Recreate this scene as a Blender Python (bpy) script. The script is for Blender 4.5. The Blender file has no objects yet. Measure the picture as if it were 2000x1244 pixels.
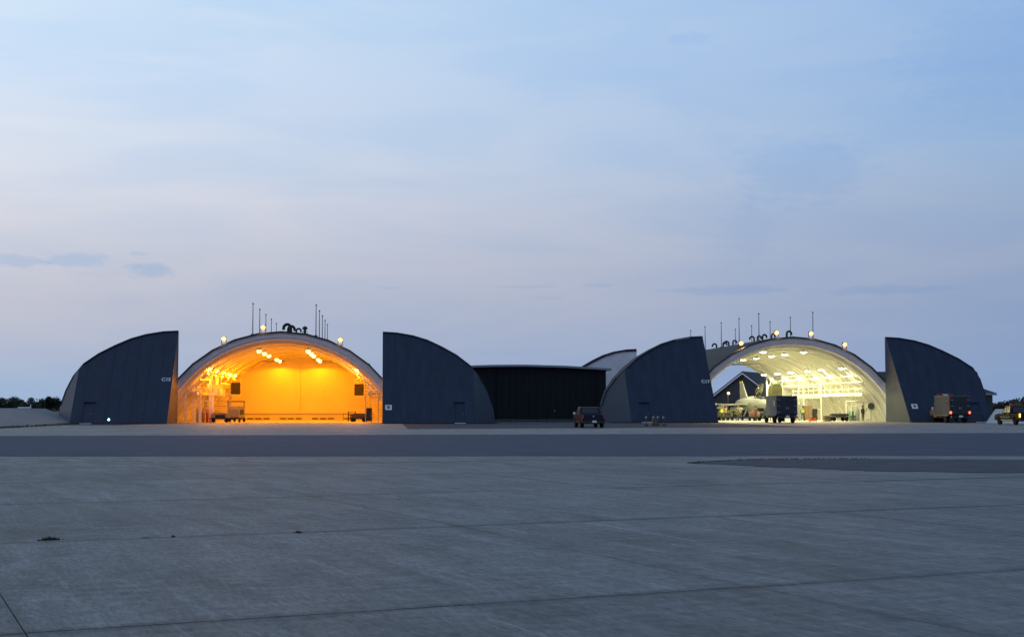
import bpy, bmesh, math, random
from mathutils import Vector, Matrix

random.seed(7)
SC = bpy.context.scene
COL = SC.collection
rad = math.radians

# ------------------------------------------------------------------ camera
cam_d = bpy.data.cameras.new('camera')
cam_d.sensor_width = 36.0
cam_d.lens = 48.6
cam_d.clip_start = 0.1
cam_d.clip_end = 8000
cam = bpy.data.objects.new('camera', cam_d)
COL.objects.link(cam)
cam.location = (0, 0, 1.6)
cam.rotation_euler = (rad(90 + 3.687), 0, rad(-5.6055))
SC.camera = cam

# ------------------------------------------------------------------ world: dusk sky with a veil of high cloud
def lin(c):
    return tuple(((v / 255) / 12.92 if v / 255 <= 0.04045 else ((v / 255 + 0.055) / 1.055) ** 2.4) for v in c)

SUN_AZ = -70.0          # degrees from +Y towards +X: the sun has gone down to the left
world = bpy.data.worlds.new('World')
SC.world = world
world.use_nodes = True
wn, wl = world.node_tree.nodes, world.node_tree.links
wn.clear()

def wnode(t, **kw):
    n = wn.new(t)
    for k, v in kw.items():
        setattr(n, k, v)
    return n

def wmath(op, a, b=None, c=None, clamp=False):
    n = wnode('ShaderNodeMath', operation=op, use_clamp=clamp)
    for i, v in enumerate((a, b, c)):
        if v is None:
            continue
        if isinstance(v, (int, float)):
            n.inputs[i].default_value = v
        else:
            wl.new(v, n.inputs[i])
    return n.outputs[0]

def wmaprange(v, a, b, c, d, smooth=False):
    n = wnode('ShaderNodeMapRange')
    n.interpolation_type = 'SMOOTHSTEP' if smooth else 'LINEAR'
    wl.new(v, n.inputs['Value'])
    for k, x in zip(('From Min', 'From Max', 'To Min', 'To Max'), (a, b, c, d)):
        n.inputs[k].default_value = x
    return n.outputs[0]

def wramp(v, stops, unit):
    n = wnode('ShaderNodeValToRGB')
    n.color_ramp.interpolation = 'EASE' if False else 'LINEAR'
    e = n.color_ramp.elements
    while len(e) < len(stops):
        e.new(0.5)
    for el, (p, c) in zip(e, stops):
        el.position = p / unit
        el.color = (*lin(c), 1)
    wl.new(v, n.inputs[0])
    return n.outputs[0]

def wmix(f, a, b, blend='MIX'):
    n = wnode('ShaderNodeMix', data_type='RGBA', blend_type=blend)
    if isinstance(f, (int, float)):
        n.inputs[0].default_value = f
    else:
        wl.new(f, n.inputs[0])
    for s, v in ((n.inputs[6], a), (n.inputs[7], b)):
        if isinstance(v, tuple):
            s.default_value = (*v, 1)
        else:
            wl.new(v, s)
    return n.outputs[2]

tc = wnode('ShaderNodeTexCoord')
sep = wnode('ShaderNodeSeparateXYZ')
wl.new(tc.outputs['Generated'], sep.inputs[0])
dx, dy, dz = sep.outputs
hlen = wmath('SQRT', wmath('ADD', wmath('MULTIPLY', dx, dx), wmath('MULTIPLY', dy, dy)))
az = wmath('MULTIPLY', wmath('ARCTAN2', dx, dy), 180 / math.pi)
el = wmath('MULTIPLY', wmath('ARCTAN2', dz, hlen), 180 / math.pi)
elc = wmath('DIVIDE', el, 20.0, clamp=True)
west = wramp(elc, [(0, (160, 186, 219)), (1.2, (170, 189, 217)), (2.2, (182, 192, 214)), (4.2, (192, 197, 215)), (6.2, (208, 211, 224)), (8.3, (221, 224, 237)),
                   (10.4, (217, 228, 245)), (13.4, (214, 232, 254)), (16.4, (210, 233, 255))], 20)
east = wramp(elc, [(0, (136, 163, 206)), (2, (138, 162, 201)), (4.2, (148, 167, 200)), (6.2, (154, 172, 204)), (8.3, (152, 176, 210)),
                   (10.4, (151, 182, 221)), (13.4, (148, 182, 226)), (16.4, (150, 185, 230))], 20)
# brightness of the afterglow falls off smoothly with the angle from where the sun went down
cosg = wmath('COSINE', wmath('MULTIPLY', wmath('SUBTRACT', az, SUN_AZ), math.pi / 180))
w01 = wmath('MULTIPLY_ADD', cosg, 0.5, 0.5)
t_w = wmaprange(w01, 0.45, 0.80, 0.0, 1.0)
veil = wmix(t_w, east, west)
behind = wmaprange(w01, 0.0, 0.45, 0.55, 1.0)
zen = wmaprange(el, 17.0, 90.0, 1.0, 0.50)
veil = wmix(1.0, veil, wmath('MULTIPLY', behind, zen), 'MULTIPLY')
# soft streaks in the veil
comb = wnode('ShaderNodeCombineXYZ')
wl.new(wmath('MULTIPLY', az, 0.055), comb.inputs[0])
wl.new(wmath('MULTIPLY', el, 0.26), comb.inputs[1])
n1 = wnode('ShaderNodeTexNoise')
wl.new(comb.outputs[0], n1.inputs['Vector'])
n1.inputs['Scale'].default_value = 1.6
n1.inputs['Detail'].default_value = 6
n1.inputs['Roughness'].default_value = 0.52
n1.inputs['Distortion'].default_value = 0.5
streak = wmaprange(n1.outputs['Fac'], 0.36, 0.66, 0.0, 1.0, True)
veil = wmix(wmath('MULTIPLY', streak, 0.55), veil, wmix(1.0, veil, (0.80, 0.90, 1.0), 'MULTIPLY'))
n2 = wnode('ShaderNodeTexNoise')
wl.new(comb.outputs[0], n2.inputs['Vector'])
n2.inputs['Scale'].default_value = 0.9
n2.inputs['Detail'].default_value = 3
light = wmaprange(n2.outputs['Fac'], 0.42, 0.68, 0.0, 1.0, True)
veil = wmix(wmath('MULTIPLY', light, 0.45), veil, wmix(1.0, veil, (1.10, 1.04, 1.0), 'MULTIPLY'))
# small low clouds, slate blue against the glow
comb2 = wnode('ShaderNodeCombineXYZ')
wl.new(wmath('MULTIPLY', az, 0.55), comb2.inputs[0])
wl.new(wmath('MULTIPLY', el, 1.5), comb2.inputs[1])
n3 = wnode('ShaderNodeTexNoise')
wl.new(comb2.outputs[0], n3.inputs['Vector'])
n3.inputs['Scale'].default_value = 2.4
n3.inputs['Detail'].default_value = 5
jit = wmath('MULTIPLY_ADD', n3.outputs['Fac'], 1.7, -0.85)
CLOUDS = [(-9.15, 5.47, 1.05, 0.33, 0.62), (-12.0, 5.82, 1.35, 0.34, 0.5), (-14.2, 5.72, 1.2, 0.30, 0.5), (-9.6, 6.15, 0.6, 0.12, 0.35),
          (14.6, 4.80, 2.8, 0.22, 0.42), (21.0, 4.70, 2.6, 0.22, 0.36), (6.2, 5.0, 1.6, 0.10, 0.25), (9.2, 5.05, 0.8, 0.10, 0.28), (7.2, 4.55, 0.9, 0.09, 0.22),
          (17.6, 9.6, 2.9, 1.5, 0.30), (15.4, 7.2, 1.3, 1.4, 0.18), (13.1, 15.0, 1.1, 0.28, 0.28), (24.5, 13.5, 3.5, 2.2, 0.2), (-32, 6, 2.5, 0.4, 0.5), (38, 5, 3, 0.3, 0.4), (0.5, 4.95, 0.6, 0.10, 0.25)]
for (a0, e0, wa, we, k) in CLOUDS:
    u = wmath('DIVIDE', wmath('SUBTRACT', az, a0), wa)
    v = wmath('DIVIDE', wmath('SUBTRACT', el, e0), we)
    r = wmath('SQRT', wmath('ADD', wmath('MULTIPLY', u, u), wmath('MULTIPLY', v, v)))
    m = wmaprange(wmath('ADD', r, jit), 0.45, 1.15, k, 0.0, True)
    veil = wmix(m, veil, wmix(1.0, veil, (0.66, 0.83, 1.0), 'MULTIPLY'))
sky = wnode('ShaderNodeTexSky')
sky.sky_type = 'NISHITA'
sky.sun_disc = False
sky.sun_elevation = rad(1.0)
sky.sun_rotation = rad(SUN_AZ)
clear = wmix(1.0, sky.outputs[0], (0.05, 0.05, 0.05), 'MULTIPLY')
veil = wmix(1.0, veil, (1.075, 1.045, 1.01), 'MULTIPLY')
total = wmix(0.06, veil, clear)
ground_dark = wmaprange(el, -1.5, 0.0, 0.0, 1.0)
total = wmix(ground_dark, (0.03, 0.035, 0.04), total)
bg = wnode('ShaderNodeBackground')
wl.new(total, bg.inputs[0])
bg.inputs[1].default_value = 1.0
wout = wnode('ShaderNodeOutputWorld')
wl.new(bg.outputs[0], wout.inputs[0])

# ------------------------------------------------------------------ sun: already down, only a trace of warm light from the left
sd = bpy.data.lights.new('sun', 'SUN')
sd.energy = 0.06
sd.angle = rad(12)
sd.color = (1.0, 0.72, 0.55)
sun = bpy.data.objects.new('sun', sd)
COL.objects.link(sun)
sdir = Vector((math.sin(rad(SUN_AZ)) * math.cos(rad(3)), math.cos(rad(SUN_AZ)) * math.cos(rad(3)), math.sin(rad(3))))
sun.rotation_euler = sdir.to_track_quat('Z', 'Y').to_euler()

SC.view_settings.view_transform = 'Standard'
SC.view_settings.look = 'None'
SC.view_settings.exposure = 0.0
SC.view_settings.gamma = 1.0
SC.view_settings.use_curve_mapping = False
SC.cycles.use_denoising = True
SC.cycles.denoiser = 'OPENIMAGEDENOISE'
SC.cycles.max_bounces = 8
SC.cycles.diffuse_bounces = 5
SC.cycles.sample_clamp_indirect = 6.0
SC.cycles.caustics_reflective = False
SC.cycles.caustics_refractive = False

# ------------------------------------------------------------------ materials
MATS = {}

def mat(name, rgb, rough=0.7, metal=0.0, var=0.12, scale=3.0, emit=None, estr=0.0, spec=0.5, bump=0.0, bscale=20.0, coord='Object', trans=0.0, stretch=None):
    """procedural surface: base colour broken by two noises, with roughness variation and optional fine relief"""
    if name in MATS:
        return MATS[name]
    m = bpy.data.materials.new(name)
    m.use_nodes = True
    nt = m.node_tree
    N, L = nt.nodes, nt.links
    p = N['Principled BSDF']
    p.inputs['Roughness'].default_value = rough
    p.inputs['Metallic'].default_value = metal
    p.inputs['Specular IOR Level'].default_value = spec
    if trans:
        p.inputs['Transmission Weight'].default_value = trans
    t = N.new('ShaderNodeTexCoord')
    vec = t.outputs[coord]
    if stretch:
        mp = N.new('ShaderNodeMapping')
        mp.inputs['Scale'].default_value = stretch
        L.new(vec, mp.inputs[0])
        vec = mp.outputs[0]
    n = N.new('ShaderNodeTexNoise')
    n.inputs['Scale'].default_value = scale
    n.inputs['Detail'].default_value = 6
    n.inputs['Roughness'].default_value = 0.6
    L.new(vec, n.inputs['Vector'])
    r = N.new('ShaderNodeMapRange')
    r.inputs['From Min'].default_value = 0.3
    r.inputs['From Max'].default_value = 0.7
    r.inputs['To Min'].default_value = 1 - var
    r.inputs['To Max'].default_value = 1 + var
    L.new(n.outputs['Fac'], r.inputs['Value'])
    mx = N.new('ShaderNodeMix')
    mx.data_type = 'RGBA'
    mx.blend_type = 'MULTIPLY'
    mx.inputs[0].default_value = 1
    mx.inputs[6].default_value = (*rgb, 1)
    L.new(r.outputs[0], mx.inputs[7])
    L.new(mx.outputs[2], p.inputs['Base Color'])
    rr = N.new('ShaderNodeMapRange')
    rr.inputs['To Min'].default_value = max(0.02, rough - 0.12)
    rr.inputs['To Max'].default_value = min(1, rough + 0.12)
    L.new(n.outputs['Fac'], rr.inputs['Value'])
    L.new(rr.outputs[0], p.inputs['Roughness'])
    if bump:
        nb = N.new('ShaderNodeTexNoise')
        nb.inputs['Scale'].default_value = bscale
        nb.inputs['Detail'].default_value = 4
        L.new(vec, nb.inputs['Vector'])
        b = N.new('ShaderNodeBump')
        b.inputs['Strength'].default_value = bump
        b.inputs['Distance'].default_value = 0.02
        L.new(nb.outputs['Fac'], b.inputs['Height'])
        L.new(b.outputs[0], p.inputs['Normal'])
    if emit:
        p.inputs['Emission Color'].default_value = (*emit, 1)
        p.inputs['Emission Strength'].default_value = estr
    MATS[name] = m
    return m

def concrete_mat(name, base, slab=None, streak_dir=0.0):
    """weathered concrete: broad blotches, brushed streaks, scratches, edge dirt at the slab's rim"""
    m = bpy.data.materials.new(name)
    m.use_nodes = True
    nt = m.node_tree
    N, L = nt.nodes, nt.links
    p = N['Principled BSDF']
    p.inputs['Specular IOR Level'].default_value = 0.28
    t = N.new('ShaderNodeTexCoord')
    info = N.new('ShaderNodeObjectInfo')
    add = N.new('ShaderNodeVectorMath')
    add.operation = 'ADD'
    sc = N.new('ShaderNodeVectorMath')
    sc.operation = 'SCALE'
    sc.inputs['Scale'].default_value = 1.0
    L.new(info.outputs['Location'], sc.inputs[0])
    L.new(t.outputs['Object'], add.inputs[0])
    L.new(sc.outputs[0], add.inputs[1])
    pos = add.outputs[0]

    def noise(scl, det, stretch=(1, 1, 1), rot=0.0, rough=0.6, dist=0.0):
        mp = N.new('ShaderNodeMapping')
        mp.inputs['Scale'].default_value = stretch
        mp.inputs['Rotation'].default_value = (0, 0, rot)
        L.new(pos, mp.inputs[0])
        n = N.new('ShaderNodeTexNoise')
        n.inputs['Scale'].default_value = scl
        n.inputs['Detail'].default_value = det
        n.inputs['Roughness'].default_value = rough
        n.inputs['Distortion'].default_value = dist
        L.new(mp.outputs[0], n.inputs['Vector'])
        return n.outputs['Fac']

    def rng(v, a, b, c, d):
        r = N.new('ShaderNodeMapRange')
        for k, x in zip(('From Min', 'From Max', 'To Min', 'To Max'), (a, b, c, d)):
            r.inputs[k].default_value = x
        L.new(v, r.inputs['Value'])
        return r.outputs[0]

    def mul(a, b):
        k = N.new('ShaderNodeMath')
        k.operation = 'MULTIPLY'
        for i, v in enumerate((a, b)):
            if isinstance(v, (int, float)):
                k.inputs[i].default_value = v
            else:
                L.new(v, k.inputs[i])
        return k.outputs[0]
    f = rng(noise(0.22, 4), 0.3, 0.7, 0.80, 1.20)
    f = mul(f, rng(noise(1.3, 8, (1.5, 0.32, 1), streak_dir, 0.68, 0.6), 0.3, 0.7, 0.70, 1.30))
    f = mul(f, rng(noise(3.0, 8, (2.4, 0.22, 1), streak_dir + 0.5, 0.72, 0.3), 0.3, 0.7, 0.84, 1.16))
    f = mul(f, rng(noise(17, 7, (1.4, 0.30, 1), streak_dir - 0.2, 0.78), 0.3, 0.7, 0.48, 1.52))
    f = mul(f, rng(info.outputs['Random'], 0, 1, 0.92, 1.06))
    # pale scuffs
    sc1 = rng(noise(1.6, 9, (1.9, 0.16, 1), streak_dir - 0.25, 0.74, 0.8), 0.56, 0.68, 1.0, 1.5)
    f = mul(f, sc1)
    # dark oily stains
    st = rng(noise(0.5, 7, (1.2, 0.5, 1), 0.4, 0.72, 0.5), 0.54, 0.70, 1.0, 0.70)
    f = mul(f, st)
    if slab:
        sp = N.new('ShaderNodeSeparateXYZ')
        L.new(t.outputs['Object'], sp.inputs[0])
        wob = rng(noise(6, 5, rough=0.7), 0.2, 0.8, -0.10, 0.10)
        for axis, half, wd, dk in ((0, slab[0], 0.08, 0.82), (1, slab[1], 0.17, 0.62)):
            ab = N.new('ShaderNodeMath')
            ab.operation = 'ABSOLUTE'
            L.new(sp.outputs[axis], ab.inputs[0])
            ad = N.new('ShaderNodeMath')
            L.new(ab.outputs[0], ad.inputs[0])
            L.new(wob, ad.inputs[1])
            f = mul(f, rng(ad.outputs[0], half - wd, half, 1.0, dk))
    mx = N.new('ShaderNodeMix')
    mx.data_type = 'RGBA'
    mx.blend_type = 'MULTIPLY'
    mx.inputs[0].default_value = 1
    mx.inputs[6].default_value = (*base, 1)
    L.new(f, mx.inputs[7])
    # rusty tint here and there
    tint = N.new('ShaderNodeMix')
    tint.data_type = 'RGBA'
    tint.blend_type = 'MULTIPLY'
    L.new(rng(noise(0.4, 6, (1, 1, 1), 0.3), 0.5, 0.75, 0.0, 0.45), tint.inputs[0])
    L.new(mx.outputs[2], tint.inputs[6])
    tint.inputs[7].default_value = (1.0, 0.93, 0.82, 1)
    L.new(tint.outputs[2], p.inputs['Base Color'])
    L.new(rng(noise(4, 5, (0.4, 1.5, 1), streak_dir), 0.3, 0.7, 0.58, 0.84), p.inputs['Roughness'])
    b = N.new('ShaderNodeBump')
    b.inputs['Strength'].default_value = 0.35
    b.inputs['Distance'].default_value = 0.006
    L.new(noise(38, 7, (0.5, 1, 1), streak_dir, 0.75), b.inputs['Height'])
    L.new(b.outputs[0], p.inputs['Normal'])
    MATS[name] = m
    return m

M_slab = concrete_mat('slab_concrete', (0.124, 0.136, 0.150), slab=(3.05, 3.45), streak_dir=0.0)
M_apron = concrete_mat('apron_concrete', (0.168, 0.178, 0.192), streak_dir=0.1)
M_floor = mat('hangar_floor_paint', (0.50, 0.48, 0.44), 0.55, var=0.12, scale=0.8)
M_asphalt = mat('asphalt', (0.050, 0.066, 0.108), 0.85, var=0.34, scale=0.9, bump=0.5, bscale=60, stretch=(0.5, 1.5, 1), spec=0.2)
M_asphalt_dark = mat('asphalt_patch', (0.036, 0.046, 0.068), 0.85, var=0.35, scale=0.8, bump=0.6, bscale=50, stretch=(0.4, 2.5, 1), spec=0.2)
M_island = mat('worn_asphalt', (0.050, 0.058, 0.080), 0.85, var=0.55, scale=2.2, bump=0.6, bscale=30, stretch=(0.5, 1.2, 1), spec=0.25)
M_sealant = mat('joint_sealant', (0.020, 0.021, 0.022), 0.8, var=0.3, scale=5)
M_grass = mat('grass', (0.050, 0.062, 0.028), 0.9, var=0.35, scale=2.0)
M_weed = mat('dry_weed', (0.055, 0.052, 0.030), 0.9, var=0.4, scale=8)
M_bark = mat('bark', (0.05, 0.04, 0.032), 0.9, var=0.3, scale=4)
M_leaf = mat('leaf_dark', (0.028, 0.036, 0.024), 0.8, var=0.4, scale=0.6)
M_navy = mat('navy_cladding', (0.0158, 0.027, 0.060), 0.55, var=0.26, scale=0.7, stretch=(2.2, 1, 0.22), spec=0.35, bump=0.08, bscale=3)
M_navy_skylit = mat('navy_cladding_skylit', (0.022, 0.035, 0.066), 0.6, var=0.12, scale=0.5, stretch=(3, 3, 0.4), spec=0.35)  # lighter copy of the navy; sky light on the door returns put into the colour
M_roof = mat('roof_membrane', (0.035, 0.033, 0.036), 0.85, var=0.25, scale=0.9, bump=0.3, bscale=6)
M_ring = mat('ring_concrete', (0.68, 0.63, 0.67), 0.75, var=0.10, scale=1.2, bump=0.15, bscale=10)
M_white = mat('interior_white_paint', (0.62, 0.60, 0.55), 0.5, var=0.08, scale=1.5)
M_white2 = mat('pipe_white_paint', (0.78, 0.76, 0.70), 0.4, var=0.06, scale=3)
M_liner = mat('liner_steel_white', (0.56, 0.54, 0.48), 0.5, var=0.14, scale=0.7)
M_backwall = mat('back_wall_paint', (0.66, 0.62, 0.52), 0.55, var=0.04, scale=0.6)
M_lilac = mat('pale_door_lining', (0.74, 0.70, 0.76), 0.7, var=0.10, scale=0.8)
M_black = mat('black_cladding', (0.012, 0.013, 0.017), 0.7, var=0.25, scale=0.6, stretch=(4, 1, 0.5), spec=0.2)
M_fascia = mat('fascia_grey', (0.24, 0.25, 0.28), 0.6, var=0.1)
M_shed = mat('shed_cladding', (0.060, 0.060, 0.070), 0.75, var=0.15, scale=0.8, stretch=(5, 5, 0.4))
M_shedroof = mat('shed_roof', (0.032, 0.034, 0.040), 0.8, var=0.2, scale=0.8)
M_green_wall = mat('green_cladding', (0.040, 0.052, 0.050), 0.75, var=0.15, scale=0.8, stretch=(5, 5, 0.4))
M_dark = mat('dark_metal', (0.022, 0.022, 0.024), 0.5, metal=0.4, var=0.2)
M_mast = mat('mast_steel', (0.10, 0.10, 0.11), 0.5, metal=0.5, var=0.15)
M_rubber = mat('rubber', (0.012, 0.012, 0.013), 0.85, var=0.2, spec=0.12)
M_steel = mat('bare_steel', (0.42, 0.42, 0.43), 0.35, metal=0.8, var=0.15)
M_glass = mat('dark_glass', (0.016, 0.018, 0.022), 0.08, var=0.05, spec=0.6)
M_sign = mat('sign_white', (0.72, 0.73, 0.78), 0.5, var=0.05)
M_print = mat('sign_print', (0.12, 0.16, 0.25), 0.6, var=0.05)
M_mark = mat('number_paint', (0.55, 0.58, 0.66), 0.6, var=0.08)
M_olive = mat('olive_canvas', (0.105, 0.105, 0.045), 0.85, var=0.25, scale=2.5, bump=0.3, bscale=12)
M_wood = mat('crate_wood', (0.21, 0.14, 0.075), 0.75, var=0.25, scale=3, stretch=(1, 1, 8))
M_orange = mat('orange_plastic', (0.70, 0.12, 0.03), 0.45, var=0.1)
M_red = mat('red_paint', (0.45, 0.03, 0.025), 0.4, var=0.12)
M_green = mat('green_panel', (0.05, 0.26, 0.15), 0.5, var=0.12)
M_tankgrey = mat('tank_grey', (0.36, 0.36, 0.36), 0.4, metal=0.2, var=0.1)
M_jet = mat('jet_grey_paint', (0.36, 0.37, 0.38), 0.5, var=0.10, scale=1.4)
M_jet_dark = mat('jet_dark_grey', (0.20, 0.21, 0.22), 0.5, var=0.12, scale=1.4)
M_tailcap = mat('fin_tip_yellow', (0.70, 0.55, 0.10), 0.5, var=0.1)
M_canopy = mat('canopy_glass', (0.80, 0.77, 0.62), 0.10, var=0.02, trans=0.25)
# thin clear canopy: mostly see-through with a glossy film
_nt = M_canopy.node_tree
_tr = _nt.nodes.new('ShaderNodeBsdfTransparent')
_tr.inputs[0].default_value = (0.95, 0.93, 0.84, 1)
_mx = _nt.nodes.new('ShaderNodeMixShader')
_mx.inputs[0].default_value = 0.30
_nt.links.new(_tr.outputs[0], _mx.inputs[1])
_nt.links.new(_nt.nodes['Principled BSDF'].outputs[0], _mx.inputs[2])
_nt.links.new(_mx.outputs[0], _nt.nodes['Material Output'].inputs['Surface'])
M_skin = mat('skin', (0.42, 0.26, 0.19), 0.6, var=0.06, scale=6)
M_hair = mat('hair', (0.03, 0.022, 0.016), 0.7, var=0.2)
M_boot = mat('boot_leather', (0.02, 0.018, 0.016), 0.6, var=0.2)
M_hivis = mat('hi_vis_fabric', (0.50, 0.62, 0.04), 0.7, var=0.08)
M_tan = mat('tan_fabric', (0.34, 0.21, 0.11), 0.85, var=0.15, scale=6)
M_camo = mat('olive_fabric', (0.11, 0.11, 0.065), 0.9, var=0.45, scale=9)
M_redfab = mat('maroon_fabric', (0.22, 0.05, 0.05), 0.85, var=0.15, scale=6)
M_trouser = mat('dark_trouser_fabric', (0.05, 0.05, 0.045), 0.9, var=0.2, scale=6)
M_reflect = mat('reflective_tape', (0.7, 0.7, 0.66), 0.35, var=0.05)
M_refl_white = mat('reflector_white', (0.80, 0.80, 0.80), 0.3, var=0.05)
M_paint_navy = mat('car_paint_navy', (0.007, 0.008, 0.020), 0.3, var=0.05, spec=0.3)
M_paint_van = mat('van_paint_blue', (0.050, 0.085, 0.165), 0.4, var=0.06, spec=0.3)
M_paint_vandark = mat('van_rear_dark', (0.016, 0.022, 0.034), 0.4, var=0.08)
M_paint_amb = mat('ambulance_grey', (0.060, 0.072, 0.094), 0.5, var=0.08, spec=0.12)
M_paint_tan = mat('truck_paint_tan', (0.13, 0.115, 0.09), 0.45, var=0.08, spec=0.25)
M_paint_black = mat('truck_paint_black', (0.010, 0.009, 0.009), 0.35, var=0.06, spec=0.10)
M_plate = mat('plate_white', (0.75, 0.77, 0.8), 0.4, var=0.03)
M_tail_off = mat('tail_lamp_unlit', (0.30, 0.04, 0.05), 0.25, var=0.05)
M_tail_on = mat('tail_lamp_lit', (0.6, 0.05, 0.03), 0.3, emit=(1.0, 0.06, 0.02), estr=9.0)
M_amber_on = mat('amber_lamp_lit', (0.6, 0.3, 0.03), 0.3, emit=(1.0, 0.42, 0.05), estr=6.0)
M_lightbar = mat('lightbar_red', (0.35, 0.04, 0.03), 0.25, var=0.05)
M_lightbar_w = mat('lightbar_white', (0.6, 0.62, 0.68), 0.25, var=0.05)
M_sodium = mat('sodium_glow', (0.9, 0.7, 0.3), 0.4, emit=(1.0, 0.60, 0.15), estr=6.0)
M_flood = mat('flood_glow', (0.9, 0.7, 0.4), 0.4, emit=(1.0, 0.47, 0.15), estr=2.7)
M_halide = mat('halide_glow', (0.95, 0.95, 0.85), 0.4, emit=(1.0, 0.97, 0.80), estr=16.0)
M_blue_lamp = mat('blue_lamp_glow', (0.3, 0.6, 0.9), 0.3, emit=(0.30, 0.72, 1.0), estr=6.0)
M_bumpsteel = mat('chrome_bumper', (0.55, 0.55, 0.57), 0.2, metal=0.9, var=0.05)
M_berm = mat('berm_concrete', (0.132, 0.152, 0.182), 0.8, var=0.16, scale=0.6, bump=0.3, bscale=4, stretch=(1, 1, 3))
M_pale = mat('pale_concrete', (0.52, 0.54, 0.56), 0.8, var=0.12, scale=0.8)
M_soil = mat('field_soil', (0.055, 0.058, 0.042), 0.95, var=0.3, scale=0.05)

# ------------------------------------------------------------------ mesh helpers
class MB:
    """collects shapes, then links them as ONE mesh object"""
    def __init__(self):
        self.v, self.f = [], []

    def poly(self, verts, faces):
        o = len(self.v)
        self.v += [tuple(p) for p in verts]
        self.f += [tuple(i + o for i in fc) for fc in faces]
        return self

    def box(self, c, s, rz=0.0, rx=0.0, ry=0.0):
        m = Matrix.Translation(c) @ Matrix.Rotation(rz, 4, 'Z') @ Matrix.Rotation(ry, 4, 'Y') @ Matrix.Rotation(rx, 4, 'X')
        hx, hy, hz = s[0] / 2, s[1] / 2, s[2] / 2
        vs = [m @ Vector((x, y, z)) for z in (-hz, hz) for y in (-hy, hy) for x in (-hx, hx)]
        return self.poly(vs, [(0, 2, 3, 1), (4, 5, 7, 6), (0, 1, 5, 4), (2, 6, 7, 3), (0, 4, 6, 2), (1, 3, 7, 5)])

    def cyl(self, p0, p1, r0, r1=None, n=10, cap=True):
        r1 = r0 if r1 is None else r1
        p0, p1 = Vector(p0), Vector(p1)
        ax = (p1 - p0).normalized()
        up = Vector((0, 0, 1)) if abs(ax.z) < 0.95 else Vector((1, 0, 0))
        a = ax.cross(up).normalized()
        b = ax.cross(a)
        vs = []
        for p, r in ((p0, r0), (p1, r1)):
            for i in range(n):
                t = 2 * math.pi * i / n
                vs.append(p + a * math.cos(t) * r + b * math.sin(t) * r)
        fs = [(i, (i + 1) % n, n + (i + 1) % n, n + i) for i in range(n)]
        if cap:
            fs += [tuple(reversed(range(n))), tuple(range(n, 2 * n))]
        return self.poly(vs, fs)

    def tube(self, pts, r, n=8):
        pts = [Vector(p) for p in pts]
        rr = r if isinstance(r, (list, tuple)) else [r] * len(pts)
        vs, fs = [], []
        prev = None
        for k, p in enumerate(pts):
            d = (pts[min(k + 1, len(pts) - 1)] - pts[max(k - 1, 0)]).normalized()
            if prev is None:
                up = Vector((0, 0, 1)) if abs(d.z) < 0.9 else Vector((1, 0, 0))
                a = d.cross(up).normalized()
            else:
                a = (prev - d * prev.dot(d)).normalized()
            prev = a
            b = d.cross(a)
            for i in range(n):
                t = 2 * math.pi * i / n
                vs.append(p + (a * math.cos(t) + b * math.sin(t)) * rr[k])
        for k in range(len(pts) - 1):
            for i in range(n):
                j = (i + 1) % n
                fs.append((k * n + i, k * n + j, (k + 1) * n + j, (k + 1) * n + i))
        fs += [tuple(reversed(range(n))), tuple(range((len(pts) - 1) * n, len(pts) * n))]
        return self.poly(vs, fs)

    def lathe(self, prof, c=(0, 0, 0), n=14):
        vs, fs = [], []
        for (r, z) in prof:
            for i in range(n):
                t = 2 * math.pi * i / n
                vs.append((c[0] + r * math.cos(t), c[1] + r * math.sin(t), c[2] + z))
        for k in range(len(prof) - 1):
            for i in range(n):
                j = (i + 1) % n
                fs.append((k * n + i, k * n + j, (k + 1) * n + j, (k + 1) * n + i))
        fs += [tuple(reversed(range(n))), tuple(range((len(prof) - 1) * n, len(prof) * n))]
        return self.poly(vs, fs)

    def loft(self, rings, cap=True):
        n = len(rings[0])
        vs = [p for rg in rings for p in rg]
        fs = []
        for k in range(len(rings) - 1):
            for i in range(n):
                j = (i + 1) % n
                fs.append((k * n + i, k * n + j, (k + 1) * n + j, (k + 1) * n + i))
        if cap:
            fs += [tuple(reversed(range(n))), tuple(range((len(rings) - 1) * n, len(rings) * n))]
        return self.poly(vs, fs)

    def prism_x(self, prof, x0, x1, taper=None):
        """side profile (y,z) extruded across x; taper(z) scales the half width"""
        n = len(prof)
        tp = taper or (lambda z: 1.0)
        cx, h = (x0 + x1) / 2, (x1 - x0) / 2
        vs = [(cx - h * tp(z), y, z) for y, z in prof] + [(cx + h * tp(z), y, z) for y, z in prof]
        fs = [(i, (i + 1) % n, n + (i + 1) % n, n + i) for i in range(n)]
        fs += [tuple(reversed(range(n))), tuple(range(n, 2 * n))]
        return self.poly(vs, fs)

    def prism_y(self, prof, y0, y1):
        n = len(prof)
        vs = [(x, y0, z) for x, z in prof] + [(x, y1, z) for x, z in prof]
        fs = [(i, (i + 1) % n, n + (i + 1) % n, n + i) for i in range(n)]
        fs += [tuple(reversed(range(n))), tuple(range(n, 2 * n))]
        return self.poly(vs, fs)

    def prism_z(self, prof, z0, z1):
        n = len(prof)
        vs = [(x, y, z0) for x, y in prof] + [(x, y, z1) for x, y in prof]
        fs = [(i, (i + 1) % n, n + (i + 1) % n, n + i) for i in range(n)]
        fs += [tuple(reversed(range(n))), tuple(range(n, 2 * n))]
        return self.poly(vs, fs)

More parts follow.
